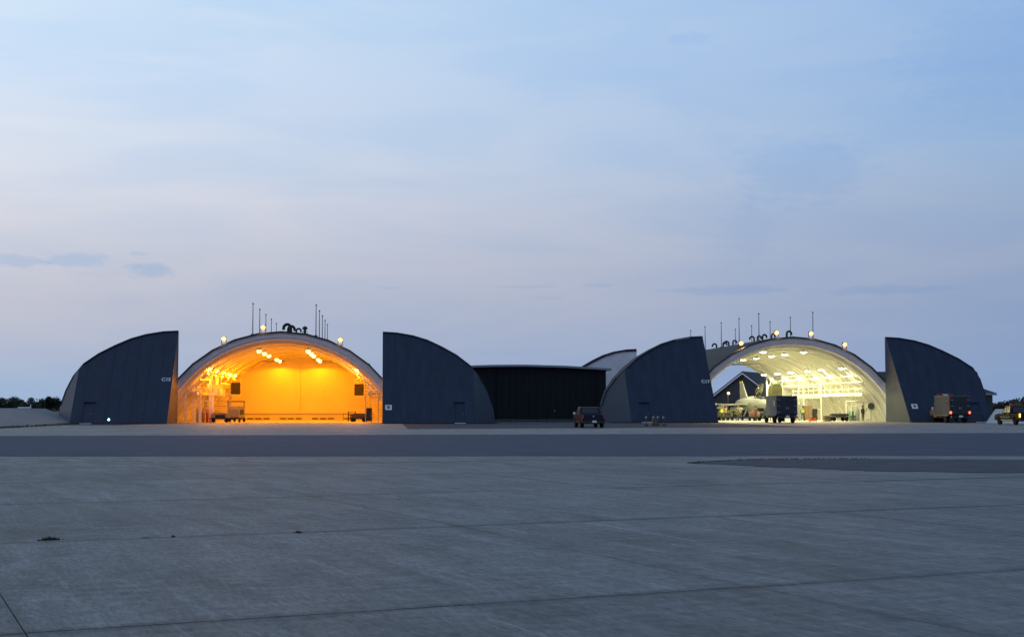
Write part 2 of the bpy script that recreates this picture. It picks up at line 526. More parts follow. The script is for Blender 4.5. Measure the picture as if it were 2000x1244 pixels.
    def build(self, name, m, parent=None, loc=None, smooth=False, bevel=0.0, fix=True):
        me = bpy.data.meshes.new(name)
        me.from_pydata(self.v, [], self.f)
        bm = bmesh.new()
        bm.from_mesh(me)
        if fix:
            bmesh.ops.recalc_face_normals(bm, faces=bm.faces)
        if bevel:
            eds = [e for e in bm.edges if len(e.link_faces) == 2 and e.calc_face_angle(0) > 0.5]
            try:
                bmesh.ops.bevel(bm, geom=eds, offset=bevel, segments=2, affect='EDGES', profile=0.6, clamp_overlap=True)
            except Exception:
                pass
        if smooth:
            for f in bm.faces:
                f.smooth = True
        bm.to_mesh(me)
        bm.free()
        if smooth:
            try:
                me.set_sharp_from_angle(angle=rad(40))
            except Exception:
                pass
        return link(name, me, m, parent, loc)

def link(name, me, m, parent=None, loc=None):
    o = bpy.data.objects.new(name, me)
    COL.objects.link(o)
    if m is not None and not me.materials:
        me.materials.append(m)
    if parent:
        o.parent = parent
    if loc:
        o.location = loc
    return o

def tag(o, label, cat, group=None):
    o['label'] = label
    o['category'] = cat
    if group:
        o['group'] = group
    return o

def thing(name, label, cat, loc=(0, 0, 0), rz=0.0, group=None):
    o = bpy.data.objects.new(name, None)
    o.empty_display_size = 0.3
    COL.objects.link(o)
    o.location = loc
    o.rotation_euler = (0, 0, rz)
    return tag(o, label, cat, group)

def struct(o, kind='structure'):
    o['kind'] = kind
    return o

def lamp_light(name, parent, loc, color, power, size, spot=None, rot=None, blend=0.5):
    d = bpy.data.lights.new(name, 'SPOT' if spot else 'POINT')
    d.color = color
    d.energy = power
    d.shadow_soft_size = size
    if spot:
        d.spot_size = spot
        d.spot_blend = blend
    o = bpy.data.objects.new(name, d)
    COL.objects.link(o)
    o.parent = parent
    o.location = loc
    if rot:
        o.rotation_euler = rot
    return o

def mesh_from_bm(bm, name):
    me = bpy.data.meshes.new(name)
    bm.to_mesh(me)
    bm.free()
    return me

def evaluated_mesh(o):
    bpy.context.view_layer.update()
    dg = bpy.context.evaluated_depsgraph_get()
    return bpy.data.meshes.new_from_object(o.evaluated_get(dg))

def text_mesh(s, size, name):
    c = bpy.data.curves.new(name, 'FONT')
    c.body = s
    c.size = size
    c.align_x = 'CENTER'
    c.align_y = 'CENTER'
    c.extrude = 0.004
    c.offset = 0.022
    o = bpy.data.objects.new(name, c)
    COL.objects.link(o)
    me = evaluated_mesh(o)
    bpy.data.objects.remove(o)
    bpy.data.curves.remove(c)
    return me

# ------------------------------------------------------------------ ground, roads, aprons
g = MB().poly([(-4000, -600, -0.06), (4000, -600, -0.06), (4000, 6000, -0.06), (-4000, 6000, -0.06)], [(0, 1, 2, 3)]).build('ground', M_soil)
struct(g)

def ragged(pts, step, amp, rnd):
    out = []
    for i in range(len(pts)):
        p, q = Vector(pts[i]), Vector(pts[(i + 1) % len(pts)])
        n = max(1, int((q - p).length / step))
        for k in range(n):
            c = p.lerp(q, k / n)
            out.append((c.x + rnd.uniform(-amp, amp), c.y + rnd.uniform(-amp, amp)))
    return out

def sheet(name, pts, z, m, thick=0.03):
    o = MB().prism_z(pts, z - thick, z).build(name, m)
    return struct(o)

# far apron in front of and around the shelters
sheet('far_apron', [(-140, 80.3), (-21.3, 81.5), (41.2, 84.6), (180, 91.0), (180, 215), (-140, 215)], 0.0, M_apron)
# taxiway of asphalt, parallel to the shelters
sheet('taxiway', [(-140, 62.0), (-12.5, 47.95), (21.4, 44.4), (180, 32.0), (180, 91.0), (41.2, 84.6), (-21.3, 81.5), (-140, 80.3)], -0.006, M_asphalt)
# asphalt between the shelters and beside them
sheet('asphalt_strip', [(2.4, 104.5), (36.0, 112.0), (36.5, 148.0), (31.0, 163.5), (8.0, 163.5), (2.6, 140.0)], 0.006, M_asphalt_dark)
sheet('asphalt_wedge', [(-23.2, 129.0), (-22.0, 146.0), (-31.5, 147.0), (-29.6, 131.5)], 0.006, M_asphalt_dark)
# dark asphalt island lying on the near concrete
isl = [(9.05, 39.2), (9.5, 39.9), (10.03, 40.24), (11.1, 41.3), (12.83, 41.8), (15.34, 41.97), (19.7, 40.7), (28.0, 38.2), (28.0, 27.0), (20.0, 31.2), (15.79, 32.6), (14.08, 33.2), (12.43, 34.0), (11.47, 35.15), (10.54, 36.64), (9.78, 38.06)]
sheet('asphalt_island', ragged(isl, 0.35, 0.16, random.Random(11)), 0.018, M_island, 0.02)

# near apron: separate slabs on a grid turned against the shelters
TH = rad(5.6055)
GA = rad(24.5)
ca = Vector((math.cos(TH), -math.sin(TH)))            # camera right on the ground
cf = Vector((math.sin(TH), math.cos(TH)))             # camera forward on the ground
va = ca * math.cos(GA) + cf * math.sin(GA)            # joint family running to the right
vb = ca * -math.sin(GA) + cf * math.cos(GA)           # joint family running away to the left
A0, AS, B0, BS = 0.98, 6.15, 10.47, 6.95
GA_, GB_ = 0.004, 0.008
bed = MB().prism_z([(-60, -40), (60, -40), (60, 38.5), (21.4, 44.3), (-12.5, 47.8), (-60, 53.2)], -0.05, -0.012).build('near_apron', M_sealant)
struct(bed)

def clip(poly, n, c):
    """keep the part of a 2D polygon with n.p <= c"""
    out = []
    for i in range(len(poly)):
        p, q = poly[i], poly[(i + 1) % len(poly)]
        dp, dq = n.dot(p) - c, n.dot(q) - c
        if dp <= 0:
            out.append(p)
        if dp * dq < 0:
            out.append(p + (q - p) * (dp / (dp - dq)))
    return out

rot = math.atan2(va.y, va.x)
edges = []
P1, P2, P3, P4 = Vector((-60, 53.2)), Vector((-12.5, 47.85)), Vector((21.4, 44.3)), Vector((60, 41.2))
for p, q in ((P1, P2), (P2, P3), (P3, P4)):
    d = (q - p).normalized()
    n = Vector((-d.y, d.x))
    edges.append((n, n.dot(p) - 0.02))
slab_cache = {}
for i in range(-8, 10):
    for j in range(-4, 8):
        a0, b0 = A0 + i * AS, B0 + j * BS
        c2 = va * (a0 + AS / 2) + vb * (b0 + BS / 2)
        fwd, lat = c2.dot(cf), c2.dot(ca)
        if fwd < -9 or fwd > 58 or abs(lat) > 0.37 * abs(fwd) + 12:
            continue
        poly = [va * (a0 + GA_) + vb * (b0 + GB_), va * (a0 + AS - GA_) + vb * (b0 + GB_), va * (a0 + AS - GA_) + vb * (b0 + BS - GB_), va * (a0 + GA_) + vb * (b0 + BS - GB_)]
        full = len(poly)
        whole = list(poly)
        for n, c in edges:
            poly = clip(poly, n, c) if poly else poly
        if len(poly) < 3:
            continue
        inv = Matrix.Rotation(-rot, 2)
        loc2 = [inv @ (p - c2) for p in poly]
        key = 'full' if poly == whole else None
        if key and key in slab_cache:
            me = slab_cache[key]
            o = link('slab', me, None, bed)
        else:
            ins = 0.012
            n_ = len(loc2)
            cen = sum(loc2, Vector((0, 0))) / n_
            top = [p + (cen - p).normalized() * ins for p in loc2]
            vs = [(p.x, p.y, -0.05) for p in loc2] + [(p.x, p.y, -0.006) for p in loc2] + [(p.x, p.y, 0.0) for p in top]
            fs = [tuple(range(2 * n_, 3 * n_))]
            for k in range(2):
                for q in range(n_):
                    r2 = (q + 1) % n_
                    fs.append((k * n_ + q, k * n_ + r2, (k + 1) * n_ + r2, (k + 1) * n_ + q))
            o = MB().poly(vs, fs).build('slab', M_slab, bed)
            if key:
                slab_cache[key] = o.data
        o.location = (c2.x, c2.y, random.uniform(0.0, 0.007))
        o.rotation_euler = (random.uniform(-0.0006, 0.0006), random.uniform(-0.0006, 0.0006), rot)

# ------------------------------------------------------------------ arched aircraft shelters
RC, ZC = 13.8, -4.35                # arch: radius and centre height
HL = 38.0                           # shelter length
DB, DT, DTOP = 6.8, 0.9, 9.4        # the doors' front leans back from DB + DT to DT

def arch(r, n, zmin=0.0):
    t0 = math.asin((zmin - ZC) / r)
    return [(-r * math.cos(t0 + (math.pi - 2 * t0) * i / n), ZC + r * math.sin(t0 + (math.pi - 2 * t0) * i / n)) for i in range(n + 1)]

def front_y(z):
    return -DT - DB * (1 - z / DTOP)

PROF = [(10.55, 9.45), (12.0, 9.37), (13.7, 9.07), (15.2, 8.6), (16.7, 7.87), (18.2, 7.0), (19.5, 5.95), (20.7, 4.7), (21.6, 3.3), (22.1, 1.8), (22.3, 0.0)]

def door_solid(side, name, cut_x=None):
    """half-arch door: prism cut by the leaning front and by the return at its outer end"""
    bm = bmesh.new()
    prof = [(10.55, 0.0)] + PROF
    a = [bm.verts.new((side * x, -9.0, z)) for x, z in prof]
    b = [bm.verts.new((side * x, -0.45, z)) for x, z in prof]
    n = len(prof)
    bm.faces.new(a)
    bm.faces.new(list(reversed(b)))
    for i in range(n):
        j = (i + 1) % n
        bm.faces.new((a[i], a[j], b[j], b[i]))
    bmesh.ops.recalc_face_normals(bm, faces=bm.faces)
    k = DB / DTOP
    p0 = Vector((0, front_y(0), 0))
    nf = Vector((0, 1, -k)).normalized()
    kx = 2.2
    nc = Vector((-side * kx, 1, -k)).normalized()
    pc = Vector((side * 19.9, front_y(0), 0))
    for p, nn in ((p0, nf), (pc, nc)):
        res = bmesh.ops.bisect_plane(bm, geom=bm.verts[:] + bm.edges[:] + bm.faces[:], dist=1e-5, plane_co=p, plane_no=nn, clear_inner=True)
        cut = [e for e in res['geom_cut'] if isinstance(e, bmesh.types.BMEdge)]
        bmesh.ops.contextual_create(bm, geom=cut)
    bmesh.ops.recalc_face_normals(bm, faces=bm.faces)
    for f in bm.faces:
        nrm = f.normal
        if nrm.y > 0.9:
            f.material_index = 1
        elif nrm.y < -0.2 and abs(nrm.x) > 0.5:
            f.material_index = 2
    me = mesh_from_bm(bm, name)
    me.materials.append(M_navy)
    me.materials.append(M_lilac)
    me.materials.append(M_navy_skylit)
    return me

def cut_box(me, boxes, rx=0.0):
    o = link('tmp', me, None)
    cm = MB()
    for c, s in boxes:
        cm.box(c, s, rx=rx)
    co = cm.build('tmp_cut', M_dark)
    md = o.modifiers.new('b', 'BOOLEAN')
    md.object = co
    md.operation = 'DIFFERENCE'
    md.solver = 'EXACT'
    out = evaluated_mesh(o)
    bpy.data.objects.remove(o)
    bpy.data.objects.remove(co)
    return out

def gooseneck(mb, x, y, z, s, turn):
    ct, st = math.cos(turn), math.sin(turn)
    pts = [(0, 0, -0.6), (0, 0, 0.55 * s)]
    for k in range(1, 8):
        t = math.pi * k / 7
        pts.append((0.42 * s - 0.42 * s * math.cos(t), 0, 0.55 * s + 0.42 * s * math.sin(t)))
    pts.append((0.84 * s, 0, 0.35 * s))
    return mb.tube([(x + p[0] * ct, y + p[0] * st, z + p[2]) for p in pts], 0.17 * s, 10)

def roof_z(x, r=RC + 0.16):
    return ZC + math.sqrt(r * r - x * x)

def shelter(cx, yf, label, number, rear_open, vents, sign_at, mats):
    h = thing('arched_hangar', label, 'hangar', (cx, yf, 0), 0, 'arched aircraft shelters on the apron')
    # concrete portal ring with a step round its inner edge
    o1, i1 = arch(RC, 48), arch(13.32, 48)
    i2 = arch(13.05, 48)
    rg = MB()
    for outer, inner, y0, y1 in ((o1, i1, 0.0, 0.9), (i1, i2, 0.16, 0.9)):
        n = len(outer)
        vs = [(x, y0, z) for x, z in outer] + [(x, y0, z) for x, z in inner] + [(x, y1, z) for x, z in outer] + [(x, y1, z) for x, z in inner]
        fs = []
        for q in range(n - 1):
            fs += [(q, q + 1, n + q + 1, n + q), (2 * n + q, 3 * n + q, 3 * n + q + 1, 2 * n + q + 1), (n + q, n + q + 1, 3 * n + q + 1, 3 * n + q), (q, 2 * n + q, 2 * n + q + 1, q + 1)]
        rg.poly(vs, fs)
    rg.build('portal_ring', M_ring, h)
    # roof of flat strips
    fa = arch(RC + 0.16, 14)
    fb = arch(RC + 0.02, 14)
    rf = MB()
    n = len(fa)
    vs = [(x, -0.22, z) for x, z in fa] + [(x, HL + 0.2, z) for x, z in fa] + [(x, -0.22, z - 0.02) for x, z in fb] + [(x, HL + 0.2, z - 0.02) for x, z in fb]
    fs = []
    for q in range(n - 1):
        fs += [(q, q + 1, n + q + 1, n + q), (2 * n + q, 3 * n + q, 3 * n + q + 1, 2 * n + q + 1), (q, 2 * n + q, 2 * n + q + 1, q + 1), (n + q, n + q + 1, 3 * n + q + 1, 3 * n + q)]
    rf.poly(vs, fs)
    roof = rf.build('roof', M_roof, h)
    for (x, y, s, turn) in vents:
        gooseneck(MB(), x, y, roof_z(x), s, turn).build('vent', M_dark, roof, smooth=True)
    # corrugated steel lining
    li = MB()
    NA, NY = 40, 108
    vs, fs = [], []
    y0, y1 = 0.9, HL
    for q in range(NY + 1):
        y = y0 + (y1 - y0) * q / NY
        r = 12.78 + (0.09 if (q // 2) % 2 else -0.03)
        if q == 0:
            r = 13.06
        for x, z in arch(r, NA, -0.02):
            vs.append((x, y, z))
    for q in range(NY):
        for a in range(NA):
            i = q * (NA + 1) + a
            fs.append((i, i + 1, i + NA + 2, i + NA + 1))
    li.poly(vs, fs).build('lining', M_liner, h, fix=False)
    MB().box((0, (HL + 1.2) / 2 - 0.6, -0.01), (26.0, HL + 1.2, 0.06)).build('floor', M_floor, h)
    # doors
    for side in (-1, 1):
        dx_ = side * 18.3
        me = door_solid(side, 'sliding_door')
        lean = math.atan(DB / DTOP)
        zl = 1.08
        me = cut_box(me, [((dx_, front_y(zl), zl), (1.0, 0.20, 2.5))], -lean)
        d = link('sliding_door', me, None, h)
        leaf = MB().box((dx_, front_y(zl) + 0.10, zl), (0.97, 0.05, 2.44), rx=-lean).build('access_door', M_navy, d)
        MB().box((dx_ + 0.36, front_y(0.95) - 0.0, 0.98), (0.14, 0.04, 0.04)).build('handle', M_steel, leaf)
        MB().box((dx_, front_y(2.14) - 0.03, 2.16), (1.2, 0.16, 0.07)).build('lintel', M_navy_skylit, d)
        MB().box((dx_, front_y(0) - 0.18, 0.05), (1.1, 0.40, 0.08)).build('door_step', M_ring, d)
        # cover strips over the joints of the cladding sheets
        for k in range(7):
            xs_ = 11.75 + k * 1.22
            zt = [PROF[i][1] + (PROF[i + 1][1] - PROF[i][1]) * (xs_ - PROF[i][0]) / (PROF[i + 1][0] - PROF[i][0]) for i in range(len(PROF) - 1) if PROF[i][0] <= xs_ <= PROF[i + 1][0]][0] - 0.1
            if abs(xs_ - 18.3) < 0.6:
                continue
            MB().box((side * xs_, front_y(zt / 2) - 0.006, zt / 2), (0.075, 0.03, zt / math.cos(lean)), rx=-lean).build('cover_strip', M_navy, d)
        # cap strip along the curved top
        cs = MB()
        for (p, q) in zip(PROF[:-2], PROF[1:-1]):
            pa, pb = [], []
            for (x, z), l in ((p, pa), (q, pb)):
                yy = max(front_y(z), front_y(z) + 2.2 * (x - 19.9)) if x > 19.9 else front_y(z)
                yy = min(yy, -0.7)
                l += [(side * x, yy - 0.10, z + 0.02), (side * (x + 0.03), yy - 0.10, z + 0.12), (side * (x + 0.03), -0.40, z + 0.12), (side * x, -0.40, z + 0.02)]
            cs.loft([pa, pb])
        cs.build('cap_strip', M_roof, d)
        if side < 0:
            lean = math.atan(DB / DTOP)
            for ch, xo in zip(number.replace(' ', ''), (-11.42, -11.09, -10.82)):
                t = link('door_letter' if ch.isalpha() else 'door_numeral', text_mesh(ch, 0.56, 'door_numeral'), M_mark, d)
                t.location = (xo, front_y(4.42) - 0.012, 4.42)
                t.rotation_euler = (rad(90) - lean, 0, 0)
        if side == sign_at[0]:
            lean = math.atan(DB / DTOP)
            sx, sz = sign_at[1], sign_at[2]
            s = MB().box((0, 0, 0), (0.66, 0.62, 0.03), 0).build('sign_plate', M_sign, d)
            s.location = (sx, front_y(sz) - 0.03, sz)
            s.rotation_euler = (rad(90) - lean, 0, 0)
            MB().box((0.0, 0.02, 0.02), (0.32, 0.34, 0.012)).build('sign_print', M_print, s)
        # rail along the foot
        MB().box((side * 16.4, front_y(0) - 0.12, 0.05), (11.4, 0.12, 0.09)).build('door_rail', M_dark, d)
    if not rear_open:
        bw = MB().prism_y(arch(13.0, 40), HL - 0.3, HL + 0.1).build('back_wall', M_backwall, h)
        for sx in (-1, 1):
            MB().box((sx * 4.55, HL - 0.36, 4.15), (9.06, 0.08, 6.6)).build('blast_leaf', M_backwall, bw)
        MB().box((0, HL - 0.44, 0.80), (19.2, 0.12, 0.06)).build('skirt_rail', M_tankgrey, bw)
        for k in range(17):
            if k in (5, 9, 13):
                continue
            MB().box((-8.6 + k * 1.05, HL - 0.42, 0.17), (0.78, 0.10, 0.13)).build('floor_vent', M_dark, bw)
        MB().box((0, HL - 0.42, 7.62), (9.0, 0.26, 0.22)).build('header_beam', M_backwall, bw)
    else:
        for side, shift in ((-1, 0.0), (1, -2.65)):
            me = door_solid(side, 'rear_door')
            d = link('rear_door', me, None, h)
            d.location = (side * 0 + shift, HL, 0)
            d.scale = (1, -1, 1)
            cs = MB()
            for (p, q) in zip(PROF[:-2], PROF[1:-1]):
                cs.loft([[(side * x, -1.2, z + 0.02), (side * (x + 0.06), -1.2, z + 0.34), (side * (x + 0.06), -0.30, z + 0.34), (side * x, -0.30, z + 0.02)] for x, z in (p, q)])
            cs.build('cap_strip', M_roof, d)
            if side > 0:
                for k in range(4):
                    MB().box((8.25 + k * 0.46, 0.38, 5.55), (0.24, 0.06, 1.35)).build('louvre_slot', M_dark, h, loc=(0, HL - 0.02, 0))
    return h

hl = shelter(-9.9, 146.6, 'wide arched shelter lit bright orange inside, with its number C 15 on the outer door', 'C 15', False,
             [(0.75, 3.0, 0.95, 2.9), (0.35, 5.0, 0.85, 0.3), (1.25, 4.5, 0.6, 0.2)], (1, 11.15, 1.62), None)
hr = shelter(46.75, 152.0, 'wide arched shelter lit pale yellow inside, holding the grey jet', 'C 17', True,
             [(-0.2, 1.6, 0.70, 0.2), (-1.5, 3.2, 0.55, 0.2), (-2.4, 3.8, 0.62, 0.2), (-1.6, 8.8, 0.62, 0.3), (-1.5, 10.6, 0.62, 2.9), (-2.3, 17.5, 0.6, 0.2),
              (-1.1, 24.2, 0.66, 2.9), (-1.5, 25.6, 0.66, 0.3), (-0.9, 31.5, 0.66, 2.8)], (1, 11.5, 1.75), None)

# round mushroom vent on the roof of the orange shelter
mv = thing('roof_vent', 'small round-capped vent standing on the orange shelter roof near its crown', 'vent', (-9.9 + 2.25, 149.6, roof_z(2.25)))
MB().cyl((0, 0, -0.2), (0, 0, 0.55), 0.13, n=10).build('pipe', M_dark, mv)
MB().lathe([(0.1, 0.5), (0.30, 0.58), (0.26, 0.78), (0.05, 0.9)], n=12).build('cap', M_dark, mv, smooth=True)
for s in (-1, 1):
    MB().cyl((s * 0.38, 0, -0.1), (s * 0.08, 0, 0.5), 0.03, n=6).build('strut', M_dark, mv)

ORD = ['nearest', 'second', 'third', 'fourth', 'fifth', 'sixth']
# lightning masts in two rows on each roof
def masts(cx, yf, xs, ys, hs, which):
    for row, x in zip(('left', 'right'), xs):
        for k, y in enumerate(ys):
            x_, z = x, roof_z(x)
            t = thing('lightning_mast', '%s mast from the front in the %s-hand row on the %s shelter roof' % (ORD[k], row, which), 'mast', (cx + x_, yf + y, z),
                      group='lightning masts on the shelter roofs')
            MB().cyl((0, 0, -0.15), (0, 0, hs), 0.055, 0.035, n=8).build('pole', M_mast, t)
            MB().lathe([(0.02, hs - 0.02), (0.09, hs + 0.02), (0.09, hs + 0.10), (0.01, hs + 0.16)], n=8).build('tip', M_mast, t)
            MB().box((0, 0, 0.02), (0.34, 0.34, 0.12)).build('base_plate', M_mast, t)
masts(-9.9, 146.6, (-3.08, 3.52), (0.8, 9.4, 18.0, 26.6, 35.2), 3.2, 'orange-lit')
masts(46.75, 152.0, (-3.55, 2.75), (1.2, 9.8, 18.4, 27.0, 35.4), 3.02, 'yellow-lit')

# flood lamps on the portal rims
def flood(x, y, z, label, power=1700):
    t = thing('flood_lamp', label, 'flood lamp', (x, y, z), group='flood lamps on the shelter roof edges')
    MB().box((0, 0, 0.03), (0.4, 0.4, 0.1)).build('base_plate', M_dark, t)
    for s in (-1, 1):
        MB().box((s * 0.24, 0, 0.32), (0.05, 0.06, 0.62)).build('bracket', M_dark, t)
    hd = MB().box((0, 0.03, 0.62), (0.46, 0.30, 0.42), rx=rad(-22)).build('lamp_head', M_dark, t, bevel=0.03)
    MB().lathe([(0.02, -0.14), (0.16, -0.12), (0.25, 0.0), (0.25, 0.03), (0.14, 0.14), (0.02, 0.18)], n=16).build('glowing_lens', M_flood, t, smooth=True).matrix_local = \
        Matrix.Translation((0, -0.17, 0.60)) @ Matrix.Rotation(rad(112), 4, 'X')
    lamp_light('lamp_light', t, (0, -0.55, 0.55), (1.0, 0.50, 0.16), power, 0.15, spot=rad(150), rot=(rad(-42), 0, 0), blend=0.8)
    return t

def rim(cx, dx_):
    return (cx + dx_, roof_z(dx_) - 0.08)
for cx, yf, dxs, who in ((-9.9, 146.6, [(-6.0, 'lowest flood lamp on the left of the orange shelter rim'), (-1.95, 'middle flood lamp near the crown of the orange shelter rim'),
                                        (6.1, 'lone flood lamp on the right of the orange shelter rim')], 0),
                         (46.75, 152.0, [(-5.9, 'leftmost flood lamp on the yellow shelter rim'), (-1.8, 'flood lamp just left of the yellow shelter crown'),
                                        (2.2, 'flood lamp just right of the yellow shelter crown'), (6.1, 'rightmost flood lamp on the yellow shelter rim')], 1)):
    for d_, lb in dxs:
        x, z = rim(cx, d_)
        flood(x, yf + 0.35, z, lb)

# pendant lamps
def pendant(x, y, z, ceil, label, glow, color, power, dia, group, cone=None):
    t = thing('pendant_lamp', label, 'lamp', (x, y, z), group=group)
    MB().cyl((0, 0, 0.30), (0, 0, ceil - z), 0.025, n=6).build('drop_rod', M_dark, t)
    MB().lathe([(0.05, 0.34), (0.10, 0.32), (0.12, 0.2), (dia * 0.42, 0.12), (dia * 0.5, 0.0), (dia * 0.48, 0.0), (dia * 0.40, 0.10)], n=16).build('shade', M_white2, t, smooth=True)
    prof = [(0.02, -0.16 * dia), (dia * 0.28, -0.12 * dia), (dia * 0.44, 0.0), (dia * 0.40, 0.05), (0.02, 0.06)]
    if dia < 0.7:
        prof = [(0.24 * math.cos(a), -0.12 + 0.24 * math.sin(a)) for a in [math.pi * (k / 10 - 0.5) * 0.98 for k in range(11)]]
    MB().lathe(prof, n=16).build('glowing_globe', glow, t, smooth=True)
    lamp_light('lamp_light', t, (0, 0, -0.22 * dia - 0.06 - (0.40 if dia < 0.7 else 0.0)), color, power, 0.12, spot=cone, blend=0.25)
    return t

def lining_z(x):
    return ZC + math.sqrt(12.7 ** 2 - x * x)
SOD = (1.0, 0.275, 0.002)
for row, dx_, z, ys in (('outer left', -7.75, 5.75, [3.4, 9.9, 16.6, 23.0, 29.6]), ('inner left', -2.6, 7.75, [3.4, 10.3, 17.0, 29.6, 35.4]),
                        ('inner right', 2.6, 7.75, [3.4, 10.3, 17.0, 29.2, 35.4]), ('outer right', 7.75, 5.75, [3.4, 9.9, 16.6, 23.0, 29.6])):
    for k, y in enumerate(ys):
        pendant(-9.9 + dx_, 146.6 + y, z, lining_z(dx_) , '%s lamp from the front in the %s row of the orange shelter' % (ORD[k], row),
                M_sodium, SOD, 820, 0.56, 'sodium lamps in the orange shelter', cone=rad(172) if 'inner' in row else None)
HAL = (1.0, 0.95, 0.46)
for row, dx_, z, ys in (('outer right', 6.9, 6.15, [3.6, 11.0, 16.5, 23.5, 29.5, 36.0]), ('inner right', 2.35, 8.0, [3.6, 11.0, 16.5, 23.5, 30.0]),
                        ('inner left', -2.4, 8.0, [3.6, 11.4, 17.5]), ('outer left', -6.5, 6.75, [4.4, 8.6])):
    for k, y in enumerate(ys):
        pendant(46.75 + dx_, 152.0 + y, z, lining_z(dx_), '%s lamp from the front in the %s row of the yellow shelter' % (ORD[k], row),
                M_halide, HAL, 1050, 0.86, 'disc lamps in the yellow shelter', cone=rad(166))

# ------------------------------------------------------------------ buildings round the shelters
# dark low building between the two shelters, its roof slightly bowed
t = thing('low_building', 'low black-walled building with thin grey roof edge between the two shelters', 'building', (18.6, 164.5, 0))
MB().prism_y([(-8.9, 0), (8.9, 0), (8.9, 6.10), (4, 6.38), (-1, 6.50), (-5, 6.46), (-8.9, 6.32)], 0, 12).build('wall', M_black, t)
for k in range(22):
    MB().box((-8.5 + k * 0.81, -0.03, 3.0), (0.10, 0.06, 5.9)).build('wall_rib', M_black, t)
rfp = [(-9.6, 6.28), (-5, 6.44), (-1, 6.48), (4, 6.36), (9.45, 6.06)]
MB().prism_y(rfp + [(x, z + 0.24) for x, z in reversed(rfp)], -0.8, 12.6).build('roof', M_fascia, t)
MB().box((0, -0.35, 0.10), (17.8, 0.6, 0.2)).build('plinth', M_apron, t)
for x in (-4.4, 7.6):
    MB().cyl((x, -0.14, 0.2), (x, -0.14, 6.2), 0.07, n=8).build('downpipe', M_black, t)
dr = MB().box((2.3, -0.06, 1.25), (1.0, 0.08, 2.1)).build('door', M_black, t)
MB().box((2.65, -0.12, 1.25), (0.05, 0.05, 0.16)).build('handle', M_steel, dr)

def gable_shed(name, label, loc, rz, w, l, eave, ridge, mwall, mroof, trim, hip=0.0):
    t = thing(name, label, 'building', loc, rz)
    MB().prism_y([(-w / 2, 0), (w / 2, 0), (w / 2, eave), (0, ridge) if not hip else (0.01, eave), (-w / 2, eave)], 0, l).build('wall', mwall, t)
    ov = 0.45
    sl = (ridge - eave) / (w / 2)
    rb = MB()
    if not hip:
        for s in (-1, 1):
            a = [(0, ridge + 0.05), (s * (w / 2 + ov), eave - ov * sl + 0.05), (s * (w / 2 + ov), eave - ov * sl + 0.25), (0, ridge + 0.25)]
            MB().prism_y(a, -ov, l + ov).build('roof', mroof, t)
            b = [(0, ridge - 0.30), (s * (w / 2 + ov), eave - ov * sl - 0.30), (s * (w / 2 + ov), eave - ov * sl + 0.04), (0, ridge + 0.04)]
            MB().prism_y(b, -ov - 0.06, -ov + 0.02).build('fascia', trim, t)
    else:
        z0, z1 = eave, ridge
        vs = [(-w / 2 - ov, -ov, z0), (w / 2 + ov, -ov, z0), (w / 2 + ov, l + ov, z0), (-w / 2 - ov, l + ov, z0), (-w / 2 - ov, l / 2, z1), (w / 2 - hip, l / 2, z1)]
        MB().poly(vs, [(0, 1, 5, 4), (1, 2, 5), (2, 3, 4, 5), (0, 4, 3), (3, 2, 1, 0)]).build('roof', mroof, t)
        MB().box((0, -ov + 0.02, z0 - 0.16), (w + 2 * ov, 0.08, 0.30)).build('fascia', trim, t)
        MB().box((w / 2 + ov - 0.02, l / 2, z0 - 0.16), (0.08, l + 2 * ov, 0.30)).build('fascia', trim, t)
    return t
sh = gable_shed('gabled_shed', 'dark grey gabled shed seen through the open rear of the yellow shelter', (66.3, 246.0, 0), rad(-30), 14.0, 22.0, 2.7, 7.95, M_shed, M_shedroof, M_lilac)
MB().box((-1.2, -0.05, 1.4), (3.2, 0.08, 2.8)).build('door', M_shedroof, sh)
gable_shed('hipped_building', 'dark green hip-roofed building behind the far right door', (81.2, 197.0, 0), 0, 19.2, 13.0, 3.75, 7.05, M_green_wall, M_shedroof, M_fascia, hip=6.4)

# lamp post by the shed
t = thing('lamp_post', 'short post with a glowing orange lamp before the gabled shed', 'lamp post', (60.4, 234.0, 0))
MB().cyl((0, 0, 0), (0, 0, 4.0), 0.09, 0.06, n=8).build('post', M_mast, t)
MB().box((0, -0.12, 4.1), (0.42, 0.4, 0.20)).build('lamp_head', M_dark, t)
MB().lathe([(0.02, -0.22), (0.2, -0.16), (0.26, 0.0), (0.2, 0.14), (0.02, 0.2)], c=(0, -0.28, 4.1), n=12).build('glowing_globe', M_flood, t, smooth=True)
lamp_light('lamp_light', t, (0, -0.7, 4.0), (1.0, 0.45, 0.14), 220, 0.15)

# ------------------------------------------------------------------ concrete banks
def bank(name, label, foot, top, back):
    """sloped concrete bank: foot line, crest line and back line as lists of points"""
    n = len(foot)
    vs = foot + top + back
    fs = [(i, i + 1, n + i + 1, n + i) for i in range(n - 1)] + [(n + i, n + i + 1, 2 * n + i + 1, 2 * n + i) for i in range(n - 1)]
    fs += [(0, n, 2 * n), (n - 1, 2 * n - 1, 3 * n - 1), (0, 2 * n) + tuple(range(2 * n + 1, 3 * n)) + tuple(reversed(range(1, n)))]
    o = MB().poly(vs, fs).build(name, M_berm)
    return tag(o, label, 'embankment')
bank('concrete_bank', 'sloped concrete bank at the left edge, in front of the dark trees',
     [(-75, 92, 0), (-29.3, 112, 0), (-29.0, 128, 0), (-29.6, 144.0, 0)],
     [(-79, 104, 1.55), (-37, 120, 1.55), (-34.0, 136, 1.55), (-33.8, 146.5, 1.50)],
     [(-92, 150, 0), (-50, 150, 0), (-40, 152, 0), (-36, 152, 0)])
